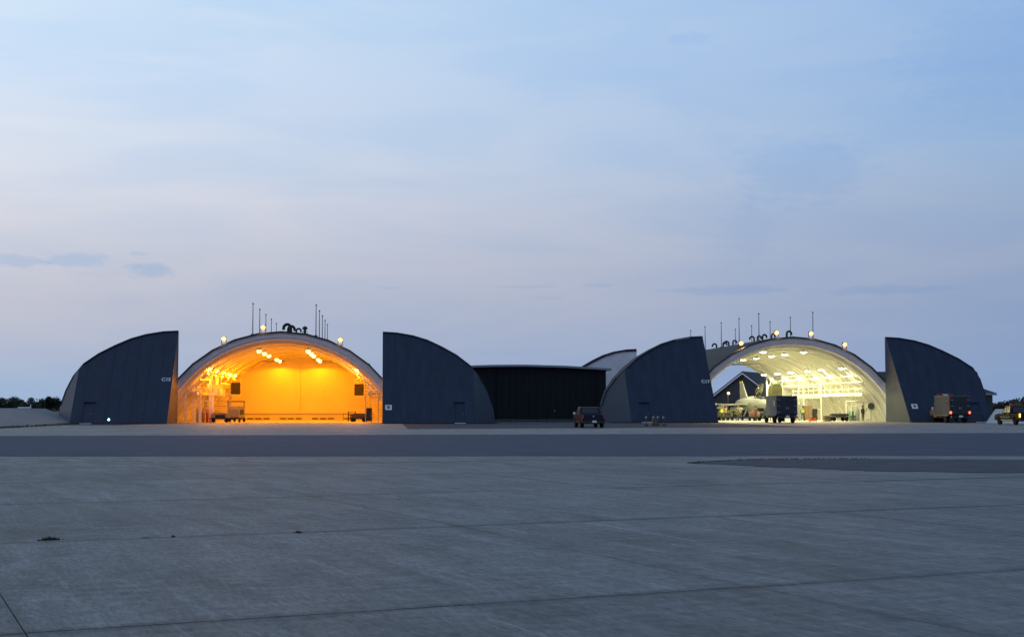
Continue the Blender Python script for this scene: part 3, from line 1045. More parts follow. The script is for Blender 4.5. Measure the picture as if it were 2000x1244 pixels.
bank('pale_bank', 'pale sloped concrete end of a bank behind the black pickup truck',
     [(63.5, 139.5, 0), (66.5, 138.0, 0), (110, 136, 0)],
     [(65.5, 141.5, 1.45), (69.5, 141.5, 1.50), (112, 142, 1.5)],
     [(72.0, 152, 0), (80, 158, 0), (114, 156, 0)])
bpy.data.objects['pale_bank'].data.materials[0] = M_pale

# low white barrier behind the left bank
t = thing('white_barrier', 'thin white bar with a short upright end before the left trees', 'barrier', (-46.6, 190, 0))
MB().box((0, 0, 1.62), (1.7, 0.14, 0.16)).build('bar', M_refl_white, t)
for s in (-0.7, 0.75):
    MB().box((s, 0, 0.78), (0.12, 0.12, 1.56)).build('upright', M_mast, t)
MB().box((0.80, -0.1, 1.78), (0.10, 0.10, 0.5)).build('end_post', M_refl_white, t)

# ------------------------------------------------------------------ trees
def tree(x, y, h, w, label, rnd):
    t = thing('tree', label, 'tree', (x, y, 0), rnd.uniform(0, 6), group='trees beyond the airfield')
    tr = MB()
    tr.tube([(0, 0, -0.1), (0.1, 0.05, h * 0.25), (-0.05, 0.1, h * 0.5), (0.05, 0, h * 0.8)], [0.035 * h, 0.028 * h, 0.02 * h, 0.008 * h], 7)
    for k in range(5):
        a = rnd.uniform(0, 6.28)
        z = h * rnd.uniform(0.3, 0.6)
        tr.tube([(0, 0, z), (math.cos(a) * w * 0.2, math.sin(a) * w * 0.2, z + h * 0.1), (math.cos(a) * w * 0.4, math.sin(a) * w * 0.4, z + h * 0.22)], [0.014 * h, 0.01 * h, 0.004 * h], 5)
    tr.build('trunk', M_bark, t)
    cr = MB()
    lobes = [(rnd.uniform(-0.34, 0.34) * w, rnd.uniform(-0.34, 0.34) * w, h * rnd.uniform(0.38, 0.84), w * rnd.uniform(0.14, 0.27)) for _ in range(12)] + [(0, 0, h * 0.86, w * 0.14), (0, 0, h * 0.45, w * 0.34)]
    for (lx, ly, lz, lr) in lobes:
        for _ in range(150):
            d = Vector((rnd.gauss(0, 1), rnd.gauss(0, 1), rnd.gauss(0, 1))).normalized() * lr * rnd.uniform(0.55, 1.12)
            p = Vector((lx, ly, lz)) + Vector((d.x, d.y, d.z * 0.8))
            s = rnd.uniform(0.16, 0.40) * h / 7
            a = Vector((rnd.gauss(0, 1), rnd.gauss(0, 1), rnd.gauss(0, 1))).normalized()
            b = a.orthogonal().normalized()
            cr.poly([p + a * s, p + b * s * 0.6, p - a * s, p - b * s * 0.6], [(0, 1, 2, 3)])
    cr.build('crown', M_leaf, t, fix=False)
rt = random.Random(21)
TW = ['leftmost', 'second from the left', 'third from the left', 'fourth from the left', 'fifth from the left', 'sixth from the left', 'seventh from the left', 'last before the shelter']
for k, (px, top) in enumerate([(-8, 787), (12, 784), (34, 778), (52, 776), (68, 780), (84, 776), (104, 780), (117, 774)]):
    Y = 300 + rt.uniform(-12, 12)
    X = (px - 735) / 2700 * Y
    tree(X, Y, 1.6 + (796 - top) / 2700 * Y, 3.4 + rt.uniform(-0.4, 1.0), 'dark tree beyond the left bank, %s' % TW[k], rt)
for k, (px, top, lb) in enumerate([(1955, 788, 'dark tree behind the mirror of the black pickup truck'), (1976, 785, 'dark tree rising over the black pickup cab'), (1994, 787, 'dark tree at the right edge beyond the black pickup truck'),
                                   (2012, 786, 'dark tree cut by the right edge of the picture'), (1404, 783, 'dark tree at the left foot of the gabled shed')]):
    Y = 280 + rt.uniform(-10, 10)
    X = (px - 735) / 2700 * Y
    tree(X, Y, 1.6 + (796 - top) / 2700 * Y, 2.6 + rt.uniform(-0.3, 0.8), lb, rt)

# far wood along the horizon, one mass
fw = MB()
rf_ = random.Random(5)
for k in range(5200):
    ang = rf_.uniform(-0.5, 0.75)
    d = rf_.uniform(620, 700)
    hh = 3.2 + 1.6 * math.sin(ang * 31) + 1.2 * math.sin(ang * 83 + 1)
    z = rf_.uniform(0, 1) ** 0.8 * max(2.0, hh)
    p = Vector((math.sin(ang) * d, math.cos(ang) * d, z))
    a = Vector((rf_.gauss(0, 1), rf_.gauss(0, 1), rf_.gauss(0, 1))).normalized()
    b = a.orthogonal().normalized()
    s = rf_.uniform(0.8, 2.0)
    fw.poly([p + a * s, p + b * s, p - a * s, p - b * s], [(0, 1, 2, 3)])
o = fw.build('far_wood', M_leaf, fix=False)
o['kind'] = 'stuff'
o['label'] = 'dark line of woodland along the far horizon'
o['category'] = 'woodland'

# grass along the foot of the left bank and of the middle building
def grass_strip(name, label, line, n, spread, hmax, rnd):
    mb = MB()
    for _ in range(n):
        k = rnd.randrange(len(line) - 1)
        f = rnd.random()
        p = Vector(line[k]).lerp(Vector(line[k + 1]), f)
        p += Vector((rnd.gauss(0, spread), rnd.gauss(0, spread), 0))
        hgt = hmax * rnd.uniform(0.3, 1.0)
        a = rnd.uniform(0, 6.28)
        w = rnd.uniform(0.02, 0.05)
        lean = Vector((rnd.gauss(0, 0.3), rnd.gauss(0, 0.3), 1)) * hgt
        s = Vector((math.cos(a), math.sin(a), 0)) * w
        mb.poly([p - s, p + s, p + lean], [(0, 1, 2)])
    o = mb.build(name, M_grass, fix=False)
    o['kind'] = 'stuff'
    o['label'] = label
    o['category'] = 'grass'
rg_ = random.Random(3)
grass_strip('grass', 'thin dry grass growing along the foot of the left bank', [(-31.5, 110, 0), (-29.2, 111, 0), (-28.9, 128, 0), (-29.5, 145, 0)], 1500, 0.28, 0.22, rg_)
grass_strip('grass', 'rough grass along the foot of the low black building', [(9, 163.6, 0), (28, 163.6, 0)], 2600, 0.28, 0.24, rg_)
grass_strip('grass', 'dry grass fringe along the tip and far edge of the dark asphalt island', [(9.0, 39.2, 0.015), (9.6, 40.0, 0.015), (11.1, 41.3, 0.015), (12.8, 41.8, 0.015), (15.3, 41.97, 0.015)], 500, 0.06, 0.035, rg_)

# weeds in the slab joints
def weed(px, py, w, hgt, n, label):
    f, th, pi_ = 2700.0, TH, rad(3.687)
    rgt = Vector((math.cos(th), -math.sin(th), 0))
    fwd = Vector((math.sin(th) * math.cos(pi_), math.cos(th) * math.cos(pi_), math.sin(pi_)))
    up = rgt.cross(fwd)
    d = fwd + rgt * ((px - 1000) / f) - up * ((py - 622) / f)
    p = d * (-1.6 / d.z)
    r = random.Random(int(px))
    mb = MB()
    for k in range(n):
        u = r.gauss(0, 0.32)
        q = Vector((u * w * va.x + r.gauss(0, 0.012), u * w * va.y + r.gauss(0, 0.012), 0))
        hh = hgt * r.uniform(0.25, 1.0) * max(0.25, 1 - abs(u) * 1.1)
        a = r.uniform(0, 6.28)
        s = Vector((math.cos(a), math.sin(a), 0)) * r.uniform(0.004, 0.011)
        tip = q + Vector((r.gauss(0, 0.5) * hh, r.gauss(0, 0.5) * hh, hh))
        mid = q.lerp(tip, 0.5) + Vector((0, 0, hh * 0.15))
        mb.poly([q - s, q + s, mid + s * 0.8, mid - s * 0.8, tip], [(0, 1, 2, 3), (3, 2, 4)])
    o = mb.build('weed_tuft', M_weed, fix=False)
    o.location = (p.x, p.y, 0.002)
    tag(o, label, 'weed', 'weeds in the slab joints')
weed(98, 1055, 0.20, 0.062, 170, 'largest weed tuft, in the joint at the far left')
weed(287, 1051, 0.12, 0.016, 40, 'low thin weed right of the largest tuft')
weed(338, 1049, 0.05, 0.034, 34, 'tiny upright weed in the joint left of centre')
weed(583, 1041, 0.10, 0.038, 80, 'small dark weed tuft alone in the middle joint')
weed(636, 1040, 0.07, 0.012, 26, 'small flat weed right of the lone dark tuft')

# ------------------------------------------------------------------ vehicles (all face away, towards the shelters)
def wheel(parent, x, y, r, w, side, hub=M_tankgrey):
    t = MB().lathe([(r * 0.62, -w / 2), (r * 0.92, -w / 2), (r, -w * 0.3), (r, w * 0.3), (r * 0.92, w / 2), (r * 0.62, w / 2)], n=20).build('tyre', M_rubber, None, smooth=True)
    t.parent = parent
    t.matrix_local = Matrix.Translation((x, y, r)) @ Matrix.Rotation(rad(90), 4, 'Y')
    rm = MB().lathe([(0.03, -w * 0.30), (r * 0.45, -w * 0.42), (r * 0.63, -w * 0.46), (r * 0.63, w * 0.46), (r * 0.45, w * 0.42), (0.03, w * 0.30)], n=14).build('rim', hub, t, smooth=True)
    t.name = 'wheel'
    return t

def arch_cut(pts, yc, r, zb):
    """lower edge going from the front to the rear round a wheel"""
    out = []
    for k in range(0, 9):
        a = math.pi * k / 8
        out.append((yc + r * math.cos(a), max(zb, 0.36 + r * math.sin(a))))
    return out

def pickup(label, loc, paint, lower, tail, bar, wl_=3.05, roofz=1.66, rim_m=M_tankgrey, scale=1.0):
    t = thing('pickup_truck', label, 'pickup truck', loc)
    W = 0.92
    yr, yf = 0.95, 0.95 + wl_
    L = yf + 0.92
    zb = 0.42
    bed = 1.75
    tp = lambda z: 1.0 if z <= 1.02 else 1.0 - (z - 1.02) * 0.24
    cabp = [(bed, zb), (bed, 1.04), (bed + 0.06, 1.08), (bed + 0.18, roofz - 0.06), (bed + 0.32, roofz), (bed + 1.15, roofz), (bed + 1.35, roofz - 0.05), (bed + 1.95, 1.10), (L - 0.75, 1.04), (L - 0.15, 0.95), (L, 0.80), (L, zb)]
    cabp += arch_cut([], yf, 0.42, zb)
    body = MB().prism_x(cabp, -W, W, tp).build('cab', paint, t, bevel=0.025)
    MB().box((0, bed / 2 + 0.05, 0.60), (1.5, bed, 0.08)).build('bed_floor', lower, t)
    for s in (-1, 1):
        sp = [(0.06, 0.50), (0.06, 1.04), (bed + 0.0, 1.04), (bed, zb)] + arch_cut([], yr, 0.42, zb)
        MB().prism_x(sp, s * W - s * 0.0 - (0.10 if s > 0 else 0), s * W + (0.10 if s < 0 else 0)).build('bed_side', paint, t, bevel=0.015)
        tl = MB().box((s * (W - 0.08), 0.045, 0.88), (0.13, 0.05, 0.34)).build('tail_lamp', tail, t, bevel=0.01)
        MB().box((s * (W + 0.14), bed + 1.55, 1.14), (0.18, 0.10, 0.20)).build('mirror', M_refl_white if s < 0 else paint, t, bevel=0.02)
        win = [(bed + 0.28, 1.12), (bed + 0.34, roofz - 0.10), (bed + 1.15, roofz - 0.10), (bed + 1.62, 1.12)]
        xx = [s * (W * tp(z) + 0.004) for y, z in win]
        MB().poly([(xx[i], *win[i]) for i in range(4)] + [(xx[i] - s * 0.02, *win[i]) for i in range(4)], [(0, 1, 2, 3), (4, 5, 6, 7), (0, 1, 5, 4), (1, 2, 6, 5), (2, 3, 7, 6), (3, 0, 4, 7)]).build('side_window', M_glass, t)
        dr = [(bed + 0.22, 0.55), (bed + 0.22, 1.06), (bed + 1.66, 1.06), (bed + 1.66, 0.55)]
        d = MB().prism_x(dr, s * W - 0.006, s * W + 0.006).build('door', paint, t)
        MB().box((s * (W + 0.02), bed + 0.42, 0.98), (0.03, 0.16, 0.035)).build('handle', M_bumpsteel, d)
        MB().box((s * (W - 0.02), yr + 1.6, 0.44), (0.06, wl_ - 0.95, 0.06)).build('side_step', M_bumpsteel, t)
        MB().box((s * (W - 0.24), L + 0.01, 0.78), (0.34, 0.06, 0.18)).build('headlamp', M_refl_white, t, bevel=0.01)
        wheel(t, s * (W - 0.12), yr, 0.36, 0.24, s, rim_m)
        wheel(t, s * (W - 0.12), yf, 0.36, 0.24, s, rim_m)
    tg = MB().box((0, 0.05, 0.80), (2 * W - 0.34, 0.07, 0.50)).build('tailgate', paint, t, bevel=0.015)
    MB().box((0.0, 0.008, 0.92), (0.16, 0.02, 0.07)).build('badge', M_bumpsteel, tg)
    bp = MB().box((0, -0.05, 0.46), (2 * W - 0.04, 0.16, 0.16)).build('rear_bumper', M_paint_vandark, t, bevel=0.02)
    MB().box((0.05, -0.14, 0.50), (0.36, 0.02, 0.16)).build('number_plate', M_plate, bp)
    MB().box((0, L - 0.02, 0.50), (2 * W - 0.06, 0.16, 0.20)).build('front_bumper', M_bumpsteel, t, bevel=0.02)
    rw = [(-0.66, bed + 0.055, 1.16), (0.66, bed + 0.055, 1.16), (0.60, bed + 0.16, roofz - 0.12), (-0.60, bed + 0.16, roofz - 0.12)]
    MB().poly(rw + [(x, y + 0.03, z) for x, y, z in rw], [(0, 1, 2, 3), (4, 5, 6, 7), (0, 1, 5, 4), (1, 2, 6, 5), (2, 3, 7, 6), (3, 0, 4, 7)]).build('rear_window', M_glass, t)
    wsx = [(-0.70, bed + 1.93, 1.13), (0.70, bed + 1.93, 1.13), (0.62, bed + 1.40, roofz - 0.08), (-0.62, bed + 1.40, roofz - 0.08)]
    MB().poly(wsx + [(x, y + 0.02, z + 0.02) for x, y, z in wsx], [(0, 1, 2, 3), (4, 5, 6, 7), (0, 1, 5, 4), (1, 2, 6, 5), (2, 3, 7, 6), (3, 0, 4, 7)]).build('windscreen', M_glass, t)
    MB().box((0, L / 2 - 0.1, 0.40), (1.2, L - 0.7, 0.14)).build('underbody', M_dark, t)
    if bar:
        MB().box((0, bed + 0.75, roofz + 0.09), (1.2, 0.28, 0.13)).build('lightbar', M_lightbar, t, bevel=0.03)
    t.scale = (scale,) * 3
    return t
pk = pickup('dark navy pickup truck parked in front of the low black building', (17.15, 108.6, 0), M_paint_navy, M_dark, M_tail_off, False)
pk2 = pickup('black pickup truck with lightbar and lit amber tail lamp, cut by the right edge', (59.85, 122.4, 0), M_paint_black, M_dark, M_amber_on, True, wl_=3.3, roofz=1.78)
# tan stripe along the black truck's left side
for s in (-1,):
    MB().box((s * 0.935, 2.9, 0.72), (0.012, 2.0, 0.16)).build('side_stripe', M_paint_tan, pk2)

def box_truck(label, loc, m_side, m_rear, m_cab, m_trim, tail, bar, rz=0.0):
    t = thing('ambulance_truck', label, 'truck', loc, rz)
    W = 1.12
    MB().box((0, 2.0, 1.80), (2 * W, 3.9, 1.95)).build('box_body', m_side, t, bevel=0.05)
    MB().box((0, 2.0, 2.80), (2 * W + 0.03, 3.94, 0.09)).build('roof_edge', m_trim, t, bevel=0.02)
    MB().box((0, 2.9, 0.66), (1.6, 5.4, 0.30)).build('chassis', M_dark, t)
    fr = MB().box((0, 0.02, 1.80), (2 * W - 0.06, 0.06, 1.86)).build('rear_frame', m_rear, t)
    for s in (-1, 1):
        d = MB().box((s * 0.47, -0.035, 1.78), (0.90, 0.07, 1.62)).build('rear_door', m_rear, t, bevel=0.012)
        MB().box((s * 0.47, -0.075, 2.10), (0.42, 0.02, 0.40)).build('door_window', M_glass, d)
        MB().box((s * 0.08, -0.085, 1.55), (0.05, 0.04, 0.26)).build('handle', M_steel, d)
        for z in (1.15, 1.78, 2.42):
            MB().box((s * 0.88, -0.085, z), (0.26, 0.03, 0.05)).build('hinge', M_steel, d)
        MB().cyl((s * (W - 0.11), 0.0, 1.10), (s * (W - 0.11), -0.06, 1.10), 0.12, n=14).build('tail_lamp', tail, t)
        MB().cyl((s * (W - 0.11), 0.0, 2.62), (s * (W - 0.11), -0.05, 2.62), 0.07, n=10).build('marker_lamp', M_tail_off, t)
        # side: window, compartment door, skirt
        MB().box((s * (W + 0.006), 0.75, 2.06), (0.02, 0.62, 0.56)).build('window_frame', m_trim, t)
        MB().box((s * (W + 0.02), 0.75, 2.06), (0.02, 0.50, 0.44)).build('side_window', M_glass, t)
        MB().box((s * (W + 0.006), 2.75, 1.62), (0.02, 1.1, 1.3)).build('side_locker', m_side, t, bevel=0.005)
        MB().box((s * (W + 0.0), 1.95, 0.80), (0.06, 3.0, 0.14)).build('side_skirt', m_trim, t)
        wheel(t, s * (W - 0.16), 1.25, 0.40, 0.28, s)
        wheel(t, s * (W - 0.40), 5.15, 0.40, 0.26, s)
        MB().box((s * 0.96, 4.75, 1.52), (0.22, 0.10, 0.32)).build('mirror', M_refl_white if s < 0 else M_dark, t, bevel=0.02)
        MB().cyl((s * 0.80, 4.75, 1.42), (s * 0.96, 4.75, 1.46), 0.02, n=6).build('mirror_arm', M_dark, t)
        cw = [(4.12, 1.42), (4.15, 1.92), (4.55, 1.92), (4.98, 1.42)]
        xx = s * 0.905
        MB().poly([(xx, *p) for p in cw] + [(xx - s * 0.03, *p) for p in cw], [(0, 1, 2, 3), (4, 5, 6, 7), (0, 1, 5, 4), (1, 2, 6, 5), (2, 3, 7, 6), (3, 0, 4, 7)]).build('cab_window', M_glass, t)
        MB().box((s * 0.72, 6.03, 0.98), (0.30, 0.06, 0.20)).build('headlamp', M_refl_white, t)
    cp = [(3.96, 0.55), (3.96, 2.05), (4.5, 2.05), (5.05, 1.38), (5.85, 1.24), (6.0, 1.1), (6.0, 0.55)] + arch_cut([], 5.15, 0.46, 0.55)
    MB().prism_x(cp, -0.9, 0.9).build('cab', m_cab, t, bevel=0.04)
    bp = MB().box((0, -0.16, 0.62), (2 * W - 0.1, 0.30, 0.18)).build('rear_bumper', m_rear, t, bevel=0.02)
    MB().box((-0.05, -0.32, 0.70), (0.40, 0.02, 0.18)).build('number_plate', M_plate, bp)
    MB().box((0, 6.08, 0.62), (1.8, 0.16, 0.24)).build('front_bumper', M_bumpsteel, t, bevel=0.02)
    for s in (-0.5, 0.5):
        MB().box((s, -0.12, 0.34), (0.42, 0.02, 0.34)).build('mud_flap', M_rubber, t)
    if bar:
        MB().box((-0.62, 3.6, 2.95), (0.5, 0.34, 0.16)).build('lightbar', M_lightbar, t, bevel=0.03)
        MB().box((-0.05, 3.6, 2.96), (0.5, 0.34, 0.18)).build('lightbar', M_lightbar_w, t, bevel=0.03)
        MB().box((0.52, 3.6, 2.95), (0.5, 0.34, 0.16)).build('lightbar', M_lightbar, t, bevel=0.03)
    return t
box_truck('dark blue box truck with closed rear doors parked before the jet', (42.55, 140.6, 0), M_paint_van, M_paint_vandark, M_paint_vandark, M_paint_van, M_tail_off, False)
box_truck('grey box ambulance with red tail lamps lit and lightbar on its roof', (60.6, 139.2, 0), M_paint_amb, M_paint_vandark, M_paint_tan, M_paint_tan, M_tail_on, True)

# ------------------------------------------------------------------ small things on the apron
def marker(px_x, y, label, lean=0.0):
    t = thing('marker_post', label, 'marker', (px_x, y, 0), group='marker posts beside the wooden box')
    MB().prism_z([(-0.16, -0.12), (0.16, -0.12), (0.16, 0.12), (-0.16, 0.12)], 0, 0.08).build('base', M_rubber, t)
    MB().tube([(0, 0, 0.06), (lean * 0.4, 0, 0.4), (lean, 0, 0.62)], [0.05, 0.045, 0.04], 8).build('stem', M_redfab, t)
    MB().lathe([(0.01, -0.13), (0.07, -0.08), (0.10, 0.0), (0.07, 0.08), (0.01, 0.11)], c=(lean, 0, 0.72), n=12).build('reflector', M_tankgrey, t, smooth=True)
marker(23.9, 121.4, 'leftmost marker post with white round top before the C 17 door')
marker(24.55, 121.4, 'marker post with white round top at the left of the wooden box')
marker(24.98, 121.6, 'marker post with white round top at the right of the wooden box')
marker(25.52, 121.4, 'rightmost marker post with white round top before the C 17 door', -0.08)
t = thing('wooden_box', 'dark wooden box between the marker posts before the C 17 door', 'box', (24.75, 121.9, 0))
for z in (0.12, 0.30, 0.48):
    MB().box((0, -0.16, z), (0.42, 0.03, 0.15)).build('plank', M_wood, t)
    MB().box((0, 0.16, z), (0.42, 0.03, 0.15)).build('plank', M_wood, t)
    for s in (-1, 1):
        MB().box((s * 0.2, 0, z), (0.03, 0.29, 0.15)).build('plank', M_wood, t)
MB().box((0, 0, 0.585), (0.46, 0.36, 0.03)).build('lid', M_wood, t)
t = thing('taxiway_light', 'small blue glowing light low beside the C 15 door', 'light', (-25.9, 138.2, 0))
MB().lathe([(0.14, 0), (0.14, 0.04), (0.05, 0.06), (0.04, 0.34), (0.07, 0.36)], n=10).build('stem', M_dark, t)
MB().lathe([(0.06, 0.34), (0.10, 0.38), (0.10, 0.48), (0.06, 0.55), (0.01, 0.56)], n=12).build('glowing_globe', M_blue_lamp, t, smooth=True)

# ------------------------------------------------------------------ fighter jet in the yellow shelter, nose towards the camera
JET = thing('fighter_jet', 'grey single-engine fighter jet with raised canopy inside the yellow shelter', 'jet', (47.15, 170.1, 0))

def ring(y, zc, hw, hh, n=20, p=2.3, ztop=None):
    out = []
    for i in range(n):
        a = 2 * math.pi * i / n
        c, s = math.cos(a), math.sin(a)
        x = hw * math.copysign(abs(c) ** (2 / p), c)
        h_ = hh if s < 0 or ztop is None else ztop
        out.append((x, y, zc + h_ * math.copysign(abs(s) ** (2 / p), s)))
    return out
MB().loft([ring(-7.45, 1.98, 0.02, 0.02), ring(-7.0, 2.0, 0.15, 0.14), ring(-6.2, 2.05, 0.34, 0.32), ring(-5.2, 2.10, 0.50, 0.46), ring(-4.2, 2.15, 0.60, 0.55, ztop=0.62),
           ring(-3.0, 2.12, 0.70, 0.62, ztop=0.72), ring(-1.6, 2.05, 0.92, 0.70, ztop=0.80), ring(0.0, 2.0, 1.12, 0.78, ztop=0.86), ring(2.0, 2.0, 1.15, 0.72, ztop=0.84),
           ring(4.0, 2.03, 0.98, 0.62, ztop=0.78), ring(5.6, 2.06, 0.72, 0.56, ztop=0.66), ring(6.6, 2.08, 0.55, 0.52)]).build('fuselage', M_jet, JET, smooth=True)
MB().loft([ring(6.55, 2.08, 0.50, 0.48), ring(7.0, 2.08, 0.47, 0.46), ring(7.5, 2.08, 0.40, 0.40)]).build('exhaust_nozzle', M_dark, JET, smooth=True)
MB().loft([ring(-3.1, 1.35, 0.55, 0.34, p=3), ring(-2.0, 1.36, 0.60, 0.40, p=3), ring(0.5, 1.45, 0.62, 0.42, p=3), ring(3.0, 1.60, 0.50, 0.35, p=3)]).build('air_intake', M_jet, JET, smooth=True)
MB().loft([ring(-3.13, 1.35, 0.47, 0.27, p=3), ring(-3.05, 1.35, 0.46, 0.26, p=3)]).build('intake_mouth', M_dark, JET)
MB().loft([ring(-1.3, 2.72, 0.40, 0.22), ring(0.2, 2.78, 0.36, 0.28), ring(2.2, 2.76, 0.26, 0.26), ring(4.6, 2.66, 0.18, 0.20)]).build('spine', M_jet, JET, smooth=True)

def plate(pts_lo, pts_hi):
    n = len(pts_lo)
    return MB().poly(list(pts_lo) + list(pts_hi), [tuple(reversed(range(n))), tuple(range(n, 2 * n))] + [(i, (i + 1) % n, n + (i + 1) % n, n + i) for i in range(n)])
for s in (-1, 1):
    w = [(s * 1.0, -1.3, 2.02), (s * 4.55, 1.55, 2.04), (s * 4.55, 2.55, 2.04), (s * 1.0, 3.25, 2.02)]
    plate([(x, y, z - (0.09 if abs(x) < 2 else 0.03)) for x, y, z in w], [(x, y, z + (0.09 if abs(x) < 2 else 0.03)) for x, y, z in w]).build('wing', M_jet, JET, bevel=0.01)
    lx = [(s * 0.45, -4.1, 2.22), (s * 0.85, -2.2, 2.16), (s * 1.15, -1.0, 2.06), (s * 0.8, 0.0, 2.06), (s * 0.4, -1.0, 2.2)]
    plate([(x, y, z - 0.04) for x, y, z in lx], [(x, y, z + 0.04) for x, y, z in lx]).build('strake', M_jet, JET)
    st = [(s * 0.85, 4.4, 1.98), (s * 2.75, 5.75, 1.80), (s * 2.75, 6.55, 1.80), (s * 0.85, 6.75, 1.98)]
    plate([(x, y, z - 0.03) for x, y, z in st], [(x, y, z + 0.03) for x, y, z in st]).build('tailplane', M_jet, JET)
    vf = [(s * 0.45, 3.2, 1.45), (s * 0.62, 3.9, 0.85), (s * 0.62, 4.6, 0.85), (s * 0.45, 4.9, 1.45)]
    plate([(x - 0.02, y, z) for x, y, z in vf], [(x + 0.02, y, z) for x, y, z in vf]).build('ventral_fin', M_jet, JET)
    # wingtip missile, under-wing missile and tank
    def store(x, y0, y1, z, r, m, nm, fins=True):
        mb = MB().lathe([(0.005, 0), (r * 0.6, r * 1.6), (r, r * 4), (r, (y1 - y0) - r), (r * 0.6, y1 - y0)], n=10)
        o = mb.build(nm, m, JET, smooth=True)
        o.matrix_local = Matrix.Translation((x, y0, z)) @ Matrix.Rotation(rad(-90), 4, 'X')
        if fins:
            for yy in (y0 + 0.5, y1 - 0.3):
                fm = MB()
                fm.box((x, yy, z), (r * 6, 0.28, 0.015), ry=rad(45)).box((x, yy, z), (r * 6, 0.28, 0.015), ry=rad(-45)).build('missile_fin', M_jet_dark, JET)
    store(s * 4.66, 0.2, 3.2, 2.04, 0.075, M_white2, 'wingtip_missile')
    store(s * 3.85, 0.0, 3.1, 1.58, 0.085, M_white2, 'missile')
    store(s * 1.95, -2.2, 3.2, 1.42, 0.30, M_jet, 'drop_tank', False)
    MB().box((s * 3.85, 1.6, 1.84), (0.07, 1.6, 0.40)).build('pylon', M_jet, JET)
    MB().box((s * 1.95, 0.9, 1.84), (0.09, 2.2, 0.42)).build('pylon', M_jet, JET)
    # main gear
    MB().tube([(s * 0.55, 1.2, 1.35), (s * 1.05, 1.1, 0.40)], 0.07, 8).build('gear_leg', M_white2, JET)
    g_ = MB().lathe([(0.14, -0.1), (0.32, -0.1), (0.34, 0), (0.32, 0.1), (0.14, 0.1)], n=16).build('wheel', M_rubber, JET, smooth=True)
    g_.matrix_local = Matrix.Translation((s * 1.15, 1.1, 0.34)) @ Matrix.Rotation(rad(90), 4, 'Y')
MB().tube([(0, -2.0, 1.2), (0, -2.3, 0.32)], 0.06, 8).build('gear_leg', M_white2, JET)
g_ = MB().lathe([(0.1, -0.08), (0.24, -0.08), (0.26, 0), (0.24, 0.08), (0.1, 0.08)], n=14).build('wheel', M_rubber, JET, smooth=True)
g_.matrix_local = Matrix.Translation((0, -2.35, 0.26)) @ Matrix.Rotation(rad(90), 4, 'Y')
fin = [(2.0, 2.80), (3.0, 3.05), (5.15, 5.0), (6.4, 5.0), (6.15, 2.75)]
plate([(-0.07 if z < 4 else -0.025, y, z) for y, z in fin], [(0.07 if z < 4 else 0.025, y, z) for y, z in fin]).build('tail_fin', M_jet, JET)
cap_ = [(4.95, 4.72), (5.25, 5.02), (6.42, 5.02), (6.38, 4.72)]
fo = bpy.data.objects['tail_fin']
plate([(-0.05, y, z) for y, z in cap_], [(0.05, y, z) for y, z in cap_]).build('fin_tip', M_tailcap, fo)
# cockpit tub, seat, and the canopy swung up about its rear hinge
MB().loft([ring(-4.6, 2.68, 0.36, 0.08), ring(-2.0, 2.84, 0.42, 0.08)]).build('cockpit_rim', M_dark, JET)
MB().box((0, -2.75, 3.0), (0.46, 0.16, 0.75), rx=rad(-22)).box((0, -2.70, 3.42), (0.28, 0.14, 0.24), rx=rad(-22)).build('ejection_seat', M_dark, JET, bevel=0.02)
MB().loft([ring(-4.7, 2.66, 0.26, 0.05), ring(-4.35, 2.70, 0.30, 0.22), ring(-4.15, 2.72, 0.32, 0.26)]).build('instrument_hood', M_dark, JET)
cn = bpy.data.objects.new('canopy', None)
COL.objects.link(cn)
cn.parent = JET
cn.location = (0, -1.75, 2.82)
cn.rotation_euler = (rad(-34), 0, 0)
gl = []
SECT = [(-0.05, 0.34, 0.40), (-0.6, 0.40, 0.56), (-1.3, 0.42, 0.62), (-2.0, 0.38, 0.50), (-2.6, 0.28, 0.28), (-2.95, 0.16, 0.08)]
vs, fs = [], []
NA_ = 12
for (y, hw, hh) in SECT:
    for i in range(NA_ + 1):
        a = math.pi * i / NA_
        vs.append((hw * math.cos(a), y, hh * math.sin(a)))
for k in range(len(SECT) - 1):
    for i in range(NA_):
        q = k * (NA_ + 1) + i
        fs.append((q, q + 1, q + NA_ + 2, q + NA_ + 1))
go = MB().poly(vs, fs).build('canopy_glass', M_canopy, cn, smooth=True)
sm = go.modifiers.new('t', 'SOLIDIFY')
sm.thickness = 0.02
fr = MB()
for s in (-1, 1):
    fr.tube([(s * hw, y, 0.0) for (y, hw, hh) in SECT], 0.055, 6)
fr.tube([(0.36 * math.cos(math.pi * i / 10), -0.05, 0.42 * math.sin(math.pi * i / 10)) for i in range(11)], 0.04, 6)
fr.tube([(0.43 * math.cos(math.pi * i / 10), -1.0, 0.61 * math.sin(math.pi * i / 10)) for i in range(11)], 0.045, 6)
fr.build('canopy_frame', M_dark, cn)

# ------------------------------------------------------------------ people
def seg_dist(p, a, b):
    ab = b - a
    t_ = max(0, min(1, (p - a).dot(ab) / max(1e-9, ab.length_squared)))
    return (p - (a + ab * t_)).length

